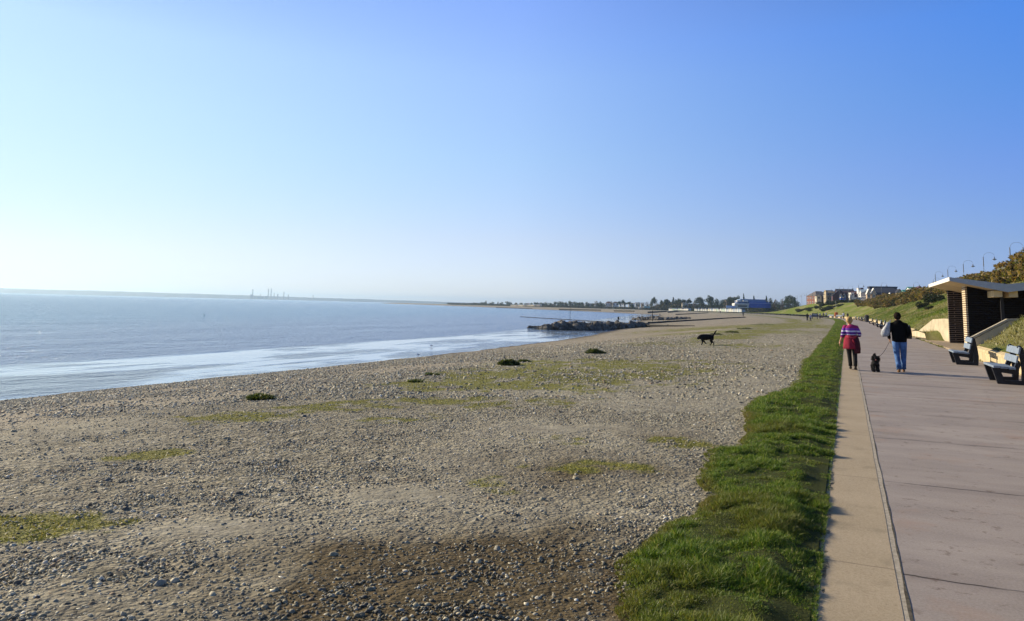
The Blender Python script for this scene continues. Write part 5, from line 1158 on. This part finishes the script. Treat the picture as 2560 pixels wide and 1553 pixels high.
T2 = [(55, 213, 150, 'round'), (130, 235, 90, 'round'), (215, 208, 130, 'round'), (310, 225, 90, 'round'), (380, 215, 150, 'round'), (450, 235, 90, 'round'), (565, 232, 90, 'round'), (660, 250, 110, 'round'), (740, 206, 110, 'bare'), (790, 245, 110, 'round'), (850, 222, 110, 'round'), (905, 255, 80, 'round'), (1060, 203, 100, 'bare'),
      (1215, 213, 80, 'pine'), (1285, 178, 100, 'pine'), (1345, 222, 70, 'pine'), (1405, 213, 90, 'pine'), (1480, 248, 80, 'round'), (1600, 240, 90, 'bare'), (1700, 235, 120, 'bare'), (1790, 225, 110, 'bare'), (1880, 200, 90, 'round'), (1945, 128, 120, 'pine'), (2085, 178, 80, 'pine'), (2190, 162, 120, 'pine'), (2000, 235, 120, 'bare'), (2120, 240, 130, 'bare'), (2260, 240, 130, 'round'), (2390, 250, 150, 'round')]
for i, (x, y, w, kd) in enumerate(T2):
    px, py = z2(x, y); tree(px, py, w / 8.213, kd, f"{ {'pine': 'umbrella-shaped pine', 'round': 'dark rounded tree', 'bare': 'leafless brownish tree'}[kd]}, {ORD[i]} from the left above the head of the bay")
T1 = [(200, 195, 130, 'round'), (330, 198, 90, 'round'), (490, 172, 22, 'round'), (660, 180, 100, 'round'), (740, 165, 100, 'round'), (850, 155, 100, 'round'), (905, 148, 90, 'round'), (945, 136, 36, 'fir'), (1055, 155, 120, 'round'), (1190, 155, 26, 'fir'), (1255, 157, 90, 'round'), (1400, 142, 130, 'round'), (1460, 172, 70, 'round'), (1560, 175, 110, 'round'), (1665, 163, 90, 'round'), (1760, 180, 90, 'round'), (1880, 170, 80, 'round'),
      (1970, 143, 95, 'round'), (2110, 150, 110, 'round'), (2190, 145, 90, 'round'), (2265, 158, 90, 'round'), (2370, 142, 90, 'round'), (2440, 136, 90, 'round')]
for i, (x, y, w, kd) in enumerate(T1):
    px, py = z1(x, y); tree(px, py, w / 8.213, kd, f"distant blue-grey {'fir' if kd == 'fir' else 'tree'}, {ORD[i]} from the tip of the headland")
# scrub and hedges between the trees: nobody could count it
V_, F_, C_, nb_ = [], [], [], 0
def scrub(px0, px1, hfun, n, sz, cols, dd=0, zb=0.0):
    global nb_
    for i in range(n):
        px = random.uniform(px0, px1); d = dep_of(px) + dd * random.random(); h = max(.6, hfun(px) / FPX * d) * random.uniform(.6, 1.05); g = at(px, 760, d)
        v, f, c = leafcloud(60, [(0, 0, h * .45, h * 1.1, h * 1.1, h * .5)], sz * h, cols); v = v + np.array([g.x, g.y, zb]); V_.append(v); F_.append(f + nb_); C_.append(c); nb_ += len(v)
SCR = [(.035, .045, .022), (.06, .065, .03), (.085, .075, .04), (.025, .04, .02), (.10, .08, .055)]
scrub(1120, 1400, lambda p: 4 + 1.5 * float(sst(1250, 1400, p)), 700, .2, SCR, 60); scrub(1400, 1700, lambda p: 5.5 + 16 * float(sst(1610, 1690, p)), 1000, .15, SCR, 70, .2); scrub(1660, 1985, lambda p: 17, 1200, .12, SCR + [(.02, .035, .015)] * 4, 60, .2)
o = np_mesh('scrub', np.concatenate(V_), np.concatenate(F_), MAT_LEAF, cols=np.concatenate(C_)); tag(o, 'brown and green scrub filling the low ground round the bay', 'scrub', kind='stuff')

# ------------------------------------------------------------------ buildings
GLASS = simple('window_glass', (.03, .04, .06), .12, .2, 2, spec=.6)
def m_(nm, c, **kw): return simple(nm, c, kw.get('r', .8), kw.get('v', .14), kw.get('s', .6))
WHI, CRE, TAN, REDB, MAR, GRYW, PBL = m_('white_render', (.66, .65, .62)), m_('cream_walls', (.56, .50, .38)), m_('tan_stone', (.40, .32, .20)), m_('red_brick', (.20, .075, .05)), m_('maroon_brick', (.085, .035, .035)), m_('grey_walls', (.40, .42, .44)), m_('pale_blue_render', (.42, .52, .58))
SLT, BRN, RUS, GRN_, BLU = m_('slate_roof', (.035, .038, .055)), m_('brown_tiles', (.16, .10, .07)), m_('rusty_tiles', (.24, .12, .08)), m_('green_copper_roof', (.02, .20, .17)), m_('blue_paint', (.035, .10, .42))
def house(px0, px1, pyr, pye, dep, wall, roof, label, gable='side', depth=8, rot=0, win=(3, 2), zb=None, name='house', winm=None, chim=False, cat='house', lit_gable=None):
    """px0..px1 the width seen, pyr ridge, pye eaves; gable 'side': ridge runs along the front, 'front': the gable faces us, 'hip', 'flat'"""
    c = at((px0 + px1) / 2, pye, dep); w = (px1 - px0) / FPX * dep; ze = c.z; zr = at((px0 + px1) / 2, pyr, dep).z; zb = (zb if zb is not None else .3); H = ze - zb; dz = max(zr - ze, .15)
    r = empty(name, (c.x, c.y, zb), YAW - .62 * math.atan(((px0 + px1) / 2 - 1280) / FPX) + rot); hw, hd = w / 2, depth / 2
    b = MB(); b.box((0, 0, H / 2), (w, depth, H))
    if gable == 'front': b.prism([(-hw, H + .001), (hw, H + .001), (0, H + dz - .1)], -hd, hd, 'y')
    if gable == 'side': b.prism([(-hd, H + .001), (hd, H + .001), (0, H + dz - .1)], -hw, hw, 'x')
    b.build('wall', wall, r); b = MB(); e = .25
    if gable == 'side':
        for s_ in (-1, 1): b.add([(-hw - e, s_ * (hd + e), H - .12), (hw + e, s_ * (hd + e), H - .12), (hw + e, 0, H + dz), (-hw - e, 0, H + dz), (-hw - e, s_ * (hd + e), H - .3), (hw + e, s_ * (hd + e), H - .3), (hw + e, 0, H + dz - .18), (-hw - e, 0, H + dz - .18)], [(0, 1, 2, 3), (7, 6, 5, 4), (0, 4, 5, 1), (1, 5, 6, 2), (3, 7, 4, 0)])
    elif gable == 'front':
        for s_ in (-1, 1): b.add([(s_ * (hw + e), -hd - e, H - .12), (s_ * (hw + e), hd + e, H - .12), (0, hd + e, H + dz), (0, -hd - e, H + dz), (s_ * (hw + e), -hd - e, H - .3), (s_ * (hw + e), hd + e, H - .3), (0, hd + e, H + dz - .2), (0, -hd - e, H + dz - .2)], [(0, 1, 2, 3), (7, 6, 5, 4), (0, 4, 5, 1), (1, 5, 6, 2), (3, 7, 4, 0)])
    elif gable == 'hip':
        k_ = min(hd, hw * .6); b.add([(-hw - e, -hd - e, H + .01), (hw + e, -hd - e, H + .01), (hw + e, hd + e, H + .01), (-hw - e, hd + e, H + .01), (-hw + k_, 0, H + dz), (hw - k_, 0, H + dz)], [(0, 1, 5, 4), (1, 2, 5), (2, 3, 4, 5), (3, 0, 4), (3, 2, 1, 0)])
    else: b.box((0, 0, H + dz / 2 + .01), (w + .5, depth + .5, dz))
    rf = b.build('roof', roof, r)
    if chim: b = MB(); b.box((hw * .5, 0, H + dz + .3), (.9, .7, 1.6)); b.build('chimney', REDB, rf)
    nx, nz = win
    for i in range(nx):
        for j in range(nz):
            x = -hw + w * (i + .5) / nx; z = H * (j + .55) / nz; ww, wh = min(1.6, w / nx * .5), min(1.5, H / nz * .5)
            b = MB(); b.box((x, -hd - .03, z), (ww, .08, wh)); fr = b.build('window', winm or WHI, r); b = MB(); b.box((x, -hd - .08, z), (ww * .8, .04, wh * .8)); b.build('pane', GLASS, fr)
    if nx and depth > 5 and name == 'apartment_block':
        ny = max(1, int(depth / 3.5))
        for i in range(ny):
            for j in range(nz):
                y = -hd + depth * (i + .5) / ny; z = H * (j + .55) / nz; ww, wh = min(1.4, depth / ny * .45), min(1.5, H / nz * .5)
                b = MB(); b.box((-hw - .03, y, z), (.08, ww, wh)); fr = b.build('window', winm or WHI, r); b = MB(); b.box((-hw - .08, y, z), (.04, ww * .8, wh * .8)); b.build('pane', GLASS, fr)
    tag(r, label, cat); return r
# white houses far round the bay
FARH = [(z1, 1070, 1102, 205, 213, WHI, WHI, 'flat', 'tiny white house standing alone by the far water'), (z1, 1115, 1310, 205, 212, PBL, PBL, 'flat', 'long pale blue building low on the far shore'), (z1, 1548, 1572, 180, 188, WHI, SLT, 'side', 'tiny white house among trees, leftmost above the caravans'), (z1, 1775, 1840, 188, 197, WHI, BRN, 'side', 'white house above the middle of the caravan row'),
        (z1, 1930, 1990, 180, 190, WHI, GRYW, 'side', 'white house left of the pale grey one above the caravans'), (z1, 2000, 2060, 182, 190, GRYW, GRYW, 'side', 'pale grey house above the right end of the caravans'), (z1, 2105, 2128, 205, 213, WHI, BRN, 'side', 'small white cottage, left of a close pair at the far shore'), (z1, 2145, 2168, 205, 214, WHI, BRN, 'side', 'small white cottage, right of a close pair at the far shore'), (z1, 2190, 2262, 240, 250, CRE, RUS, 'side', 'low cream house right on the far beach'), (z1, 2290, 2340, 205, 213, CRE, BRN, 'side', 'cream house under dark trees, right of the cottage pair'), (z1, 2425, 2460, 200, 212, WHI, SLT, 'side', 'white house at the water-tower end of the caravan shore'),
        (z2, 88, 155, 275, 292, WHI, RUS, 'hip', 'white house with rusty roof close to the far beach'), (z2, 240, 275, 250, 262, GRYW, SLT, 'side', 'grey-blue cottage between round trees'), (z2, 372, 412, 262, 274, GRYW, SLT, 'side', 'pale cottage half hidden left of the white gabled house'), (z2, 468, 500, 282, 290, WHI, BRN, 'side', 'tiny white outbuilding left of the white gabled house'), (z2, 515, 562, 250, 285, WHI, SLT, 'front', 'bright white house with a steep gable facing the sea'),
        (z2, 570, 700, 275, 288, GRYW, SLT, 'side', 'low grey house right of the white gabled house'), (z2, 745, 880, 275, 285, PBL, GRYW, 'side', 'long pale blue-grey house below the bare tree'), (z2, 935, 1075, 238, 276, WHI, RUS, 'hip', 'large house with broad rusty roof and white front'), (z2, 1080, 1195, 240, 274, WHI, BRN, 'hip', 'broad house with brown roof beside the larger rusty-roofed one'), (z2, 1222, 1262, 272, 280, WHI, SLT, 'side', 'white house peeping out under the umbrella pines, left'), (z2, 1300, 1345, 268, 278, WHI, SLT, 'side', 'white house peeping out under the umbrella pines, right'),
        (z2, 1410, 1530, 268, 280, WHI, BRN, 'side', 'long white house right of the umbrella pines'), (z2, 1545, 1600, 252, 275, GRYW, GRYW, 'side', 'tall grey house at the end of the white terrace'), (z2, 1605, 1640, 255, 268, PBL, SLT, 'side', 'pale blue house last before the bare trees'), (z2, 1665, 1715, 275, 288, CRE, RUS, 'side', 'pinkish house alone among bare trees')]
for i, (zf, x0, x1, yr, ye, wl, rf, gb, lab) in enumerate(FARH):
    a, yr_ = zf(x0, yr); b2, ye_ = zf(x1, ye); house(a, b2, yr_, ye_, dep_of(a) + 30, wl, rf, lab, gb, 7, win=(max(1, int((b2 - a) / 5)), 1), zb=max(.3, at(a, ye_, dep_of(a) + 30).z - 4.2))
for x0, x1, y0, y1, wl, lab in ((1618, 1664, 352, 380, WHI, 'small white hut on the grass behind the bay beach'), (1705, 1722, 338, 360, WHI, 'narrow white hut beside the teal shed'), (1738, 1838, 336, 370, m_('teal_paint', (.12, .30, .36)), 'teal shed below the scrubby mound')):
    a, yt = z2(x0, y0); b2, yb = z2(x1, y1); house(a, b2, yt, yt + .8, dep_of(a) - 40, wl, wl, lab, 'flat', 4, win=(1, 1), zb=at(a, yb, dep_of(a) - 40).z, name='beach_shed', cat='shed')
# static caravans, pale row on the far shore
def caravan():
    r = empty('static_caravan', (0, 0, 0)); b = MB(); b.box((0, 0, 1.5), (8, 3.4, 2.4)); b.build('body', CRE, r); b = MB(); b.prism([(-1.85, 2.7), (1.85, 2.7), (0, 3.3)], -4.1, 4.1, 'x'); b.build('roof', GRYW, r)
    for x in (-2.4, 0, 2.4): b = MB(); b.box((x, -1.74, 1.7), (1.4, .08, .9)); b.build('window', GLASS, r)
    return r
cv = caravan()
for i in range(14):
    px, py = z1(1490 + i * 42 + random.uniform(-6, 6), 255); d = dep_of(px) - 55; p = at(px, py, d); o = cv if i == 0 else copy_tree(cv); o.location = (p.x, p.y, max(p.z, -.2)); o.scale = (.8, 1, .72); o.rotation_euler = (0, 0, YAW - .9 + random.uniform(-.3, .3))
    tag(o, f'pale static caravan, {ORD[i]} from the left in the row on the far shore', 'caravan', 'static caravans on the far shore')
# beach huts
def hut(c, rc):
    r = empty('beach_hut', (0, 0, 0)); b = MB(); b.box((0, 0, 1.15), (2.1, 2.6, 2.1)); b.prism([(-1.05, 2.201), (1.05, 2.201), (0, 2.85)], -1.3, 1.3, 'y'); b.build('wall', c, r); b = MB()
    for s_ in (-1, 1): b.add([(s_ * 1.2, -1.5, 2.12), (s_ * 1.2, 1.5, 2.12), (0, 1.5, 2.98), (0, -1.5, 2.98), (s_ * 1.2, -1.5, 2.04), (s_ * 1.2, 1.5, 2.04), (0, 1.5, 2.88), (0, -1.5, 2.88)], [(0, 1, 2, 3), (7, 6, 5, 4), (0, 4, 5, 1), (0, 3, 7, 4), (1, 5, 6, 2)])
    b.build('roof', rc, r); b = MB(); b.box((0, -1.33, 1.05), (.95, .06, 1.8)); b.build('door', WHI, r); return r
HC = [('white', (.68, .68, .65)), ('cream', (.60, .56, .42)), ('pale green', (.36, .50, .36)), ('pale blue', (.36, .46, .58)), ('mint', (.45, .62, .52)), ('grey', (.36, .38, .40))]
HP = {n_: hut(m_('hut_' + n_.replace(' ', '_'), c_), SLT if n_ == 'grey' else GRYW) for n_, c_ in HC}; used_h = set()
hx = [z5(x, 0)[0] for x in range(120, 462, 21)] + [z5(x, 0)[0] for x in list(range(590, 1430, 31))]
hn = ['white', 'cream', 'cream', 'pale green', 'pale green', 'mint', 'pale blue', 'grey', 'pale green', 'mint', 'white', 'cream', 'grey', 'white', 'cream', 'white', 'white', 'white', 'grey', 'pale blue', 'grey', 'white', 'grey', 'white', 'grey', 'cream', 'white', 'pale blue', 'white', 'cream', 'mint', 'grey', 'white', 'pale green', 'mint', 'white', 'pale blue', 'white', 'cream', 'grey', 'pale blue', 'grey', 'pale blue', 'pale blue', 'grey']
for i, px in enumerate(hx):
    n_ = hn[i % len(hn)]; o = HP[n_] if n_ not in used_h else copy_tree(HP[n_]); used_h.add(n_); t = (px - hx[0]) / (hx[-1] - hx[0]); d = 735 - 165 * t
    p = at(px, 780.5 + 2.5 * t, d); o.location = p; o.rotation_euler = (0, 0, -1.0 + random.uniform(-.08, .08)); s_ = 1.0 + .05 * random.random(); o.scale = (1.2 * s_, 1.1, 1.3 * s_)
    tag(o, f'{n_} beach hut, {ORD[i]} from the left', 'beach hut', 'beach huts along the top of the beach')
# blue and white club house
cl = empty('seafront_cafe', (0, 0, 0)); D_ = 600; p = at(1885, 766, D_); cl.location = (p.x, p.y, p.z); cl.rotation_euler = (0, 0, YAW - .1); s_ = D_ / FPX
def cbox(n_, x0, x1, y0, y1, mat, y=0, dp=10, par=None):
    a, t = z5(x0, y0); b2, q = z5(x1, y1); b = MB(); b.box((((a + b2) / 2 - 1885) * s_, y + dp / 2, (766 + ((a + b2) / 2 - 1885) * .0245 - (t + q) / 2) * s_), ((b2 - a) * s_, dp, (q - t) * s_)); return b.build(n_, mat, par or cl)
cbox('lower_storey', 1290, 1540, 443, 505, WHI, .6); cbox('glazed_front', 1350, 1510, 462, 488, GLASS, -.1, .2)
cbox('first_floor', 1290, 1540, 425, 443, WHI, -1.5, 12); cbox('first_floor', 1340, 1520, 398, 426, m_('blue_glass_front', (.06, .10, .20)), .3)
cbox('top_floor', 1335, 1410, 372, 396, WHI, -.5); cbox('top_floor', 1440, 1525, 372, 396, WHI, -.5); cbox('roof', 1400, 1840, 352, 372, m_('blue_grey_roof', (.16, .24, .38)), 2, 14)
cbox('blue_wing', 1530, 1850, 372, 404, m_('mid_blue', (.10, .18, .40)), 1.5, 10); cbox('blue_wing', 1545, 1925, 404, 505, BLU, .5, 10); cbox('upper_wall', 1335, 1540, 372, 426, m_('greyish_blue', (.16, .20, .32)), 2, 8); cbox('balcony_rail', 1545, 1925, 420, 426, m_('pale_blue_rail', (.35, .45, .65)), .1, .2)  # upper wall has a greyer blue than the wings
cbox('terrace_wall', 1130, 1290, 466, 505, m_('pale_blue_rail', (.35, .45, .65)), -3, .4); tag(cl, 'low white and bright blue seafront building with long terraces before dark trees', 'cafe')
p0 = at(*z5(1060, 480), 640); house(*[z5(1105, 0)[0], z5(1290, 0)[0]], z5(0, 352)[1], z5(0, 400)[1], 675, m_('brown_timber', (.16, .12, .09)), m_('grey_brown_roof', (.14, .12, .11)), 'long sloping-roofed house left of the white and blue building', 'side', 8, win=(2, 1), rot=.3)  # brown wall under a grey-brown roof
house(z5(325, 0)[0], z5(368, 0)[0], z5(0, 398)[1], z5(0, 412)[1], 735, CRE, RUS, 'small cream house in the pines, left of a pair', 'front', 7, win=(1, 1)); house(z5(378, 0)[0], z5(428, 0)[0], z5(0, 378)[1], z5(0, 402)[1], 735, WHI, RUS, 'white gabled house in the pines, right of a pair', 'front', 7, win=(1, 1))
# apartment buildings on the cliff top
Z = lambda x, y: (2020 + x / 15.4, 700 + y / 15.4)
def ap(x0, x1, yr, ye, dep, wall, roof, lab, gable='side', **kw): return house(Z(x0, 0)[0], Z(x1, 0)[0], Z(0, yr)[1], Z(0, ye)[1], dep, wall, roof, lab, gable, zb=6.0, name='apartment_block', cat='apartment block', **kw)
ap(130, 680, 436, 628, 440, REDB, m_('grey_brown_slate', (.13, .11, .10)), 'brick apartment house with hipped grey-brown roof, leftmost on the cliff top', 'hip', win=(5, 2), depth=14, rot=.25)
ap(300, 480, 545, 610, 430, CRE, SLT, 'cream gabled bay at the front of the leftmost brick apartment house', 'front', win=(1, 2), depth=6)
ap(590, 670, 610, 625, 428, m_('lilac_render', (.42, .40, .48)), GRYW, 'narrow pale lilac block between brick and tan buildings', 'flat', win=(1, 2), depth=5)
ap(670, 940, 398, 490, 418, TAN, SLT, 'tan stone apartment block with dark slate roof and white bay windows', 'side', win=(3, 3), depth=12)
ap(675, 740, 400, 440, 411, TAN, TAN, 'tan stone turret at the corner of the tan apartment block', 'flat', win=(1, 2), depth=3)
ap(945, 1440, 385, 600, 396, MAR, SLT, 'dark maroon brick building with a big pale-edged gable facing the promenade', 'front', win=(0, 0), depth=14, rot=-.1)
ap(1100, 1700, 352, 485, 412, MAR, SLT, 'long dark slate-roofed block rising behind the maroon gable', 'side', win=(4, 2), depth=12)
ap(1245, 1310, 530, 625, 384, CRE, SLT, 'left of two small pale gables with blue balconies on the maroon building', 'front', win=(1, 2), depth=3); ap(1370, 1435, 530, 625, 384, CRE, SLT, 'right of two small pale gables with blue balconies on the maroon building', 'front', win=(1, 2), depth=3)
ap(1240, 1420, 700, 712, 381, BLU, BLU, 'bright blue ground-floor front below the two small pale gables', 'flat', win=(2, 1), depth=3)
ap(1615, 1720, 490, 500, 400, WHI, WHI, 'narrow white-fronted block with red brick beside it, mid terrace', 'flat', win=(1, 3), depth=8)
ap(1720, 1920, 430, 520, 404, REDB, MAR, 'red brick block with stepped roof between the white front and the tower', 'side', win=(2, 2), depth=9)
ap(1650, 1830, 672, 690, 390, WHI, WHI, 'white balcony front low down before the red brick block', 'flat', win=(2, 1), depth=4)
ap(1910, 1985, 315, 325, 395, WHI, WHI, 'square white-topped stair tower above the red brick block', 'flat', win=(1, 3), depth=5); ap(1986, 2080, 312, 322, 400, REDB, MAR, 'red brick tower joined to the white-topped stair tower', 'flat', win=(1, 3), depth=8)
ap(2030, 2215, 370, 520, 385, WHI, PBL, 'white block with pale blue-grey roof, right of the brick tower', 'side', win=(2, 3), depth=9)
Y5 = lambda x, y: (2160 + x / 9.477, 700 + y / 9.477)
def ap2(x0, x1, yr, ye, dep, wall, roof, lab, gable='side', **kw): return house(Y5(x0, 0)[0], Y5(x1, 0)[0], Y5(0, yr)[1], Y5(0, ye)[1], dep, wall, roof, lab, gable, zb=6.2, name='apartment_block', cat='apartment block', **kw)
ap2(30, 930, 185, 310, 372, m_('slate_wall', (.05, .05, .07)), SLT, 'large building with broad dark slate roof and pale gutter line', 'hip', win=(7, 1), depth=16)
ap2(140, 720, 160, 190, 380, SLT, SLT, 'raised flat ridge storey above the broad dark slate roof', 'flat', win=(3, 1), depth=6)
ap2(62, 135, 215, 330, 360, m_('tan_gable', (.45, .33, .22)), WHI, 'left of two narrow tan gables on the broad slate-roofed building', 'front', win=(1, 2), depth=3); ap2(178, 262, 195, 325, 360, m_('tan_gable', (.45, .33, .22)), WHI, 'right of two narrow tan gables on the broad slate-roofed building', 'front', win=(1, 2), depth=3)
ap2(578, 636, 305, 400, 352, WHI, WHI, 'small steep white gable at the right end of the dark slate roof', 'front', win=(1, 1), depth=3)
ap2(760, 890, 215, 300, 362, TAN, SLT, 'tan-edged gable end at the far right of the broad dark slate roof', 'front', win=(1, 1), depth=5)
ap2(930, 1100, 235, 300, 325, m_('teal_white', (.40, .55, .52)), GRN_, 'low wing with green roof and pale wall, left of the brick gable', 'side', win=(2, 1), depth=7)
ap2(1050, 1230, 165, 215, 335, WHI, GRN_, 'house with bright green roof behind the brick gable', 'side', win=(2, 1), depth=8)
ap2(1190, 1390, 155, 245, 318, REDB, MAR, 'brown brick gable with pale trim standing between green roofs', 'front', win=(2, 1), depth=8)
ap2(1380, 1650, 178, 300, 322, GRYW, GRN_, 'long house with teal-green roof just left of the shelter roof', 'hip', win=(3, 1), depth=10)
p = at(2037, 790, 200); r = empty('notice_board', (p.x, p.y, land_z(p.x, p.y)), YAW); b = MB(); b.box((0, 0, 1.1), (1.5, .25, .9)); b.build('board', m_('navy_board', (.02, .04, .09)), r); b = MB(); b.box((0, -.14, 1.2), (1.0, .04, .4)); b.build('pale_panel', GRYW, r)
b = MB(); b.box((-.65, 0, .4), (.12, .12, 1.2)); b.build('leg', DARKP, r); b = MB(); b.box((.65, 0, .4), (.12, .12, 1.2)); b.build('leg', DARKP, r); tag(r, 'dark blue board on two legs behind the distant group of people', 'notice board')
for px, py, lab in ((2076, 794, 'low bench right of the distant group by the far wall'), (2097, 795, 'dark bench just right of the orange lifebuoy board'), (1969, 791.5, 'distant bench at the far bend of the promenade, left of two'), (1984, 791.5, 'distant bench at the far bend of the promenade, right of two')):
    o = copy_tree(bproto); p = wall_pt(px, 3.7); o.location = (p.x, p.y, 0); o.rotation_euler = (0, 0, -YAW * 0 + .9); o.scale = (1.2, 1.5, 1.1); tag(o, lab, 'bench', 'benches along the promenade wall')

# ------------------------------------------------------------------ sea air
hz = MB(); hz.box((-2400, 4400, 44), (13000, 14000, 104)); k = N('sea_haze'); v = k.n('VolumePrincipled')
v.inputs['Color'].default_value = (.55, .77, 1, 1); v.inputs['Density'].default_value = .00014; v.inputs['Anisotropy'].default_value = .45
k.l(v.outputs[0], k.o.inputs['Volume']); tag(hz.build('haze', k.m), 'thin bluish sea haze', 'haze', kind='stuff')
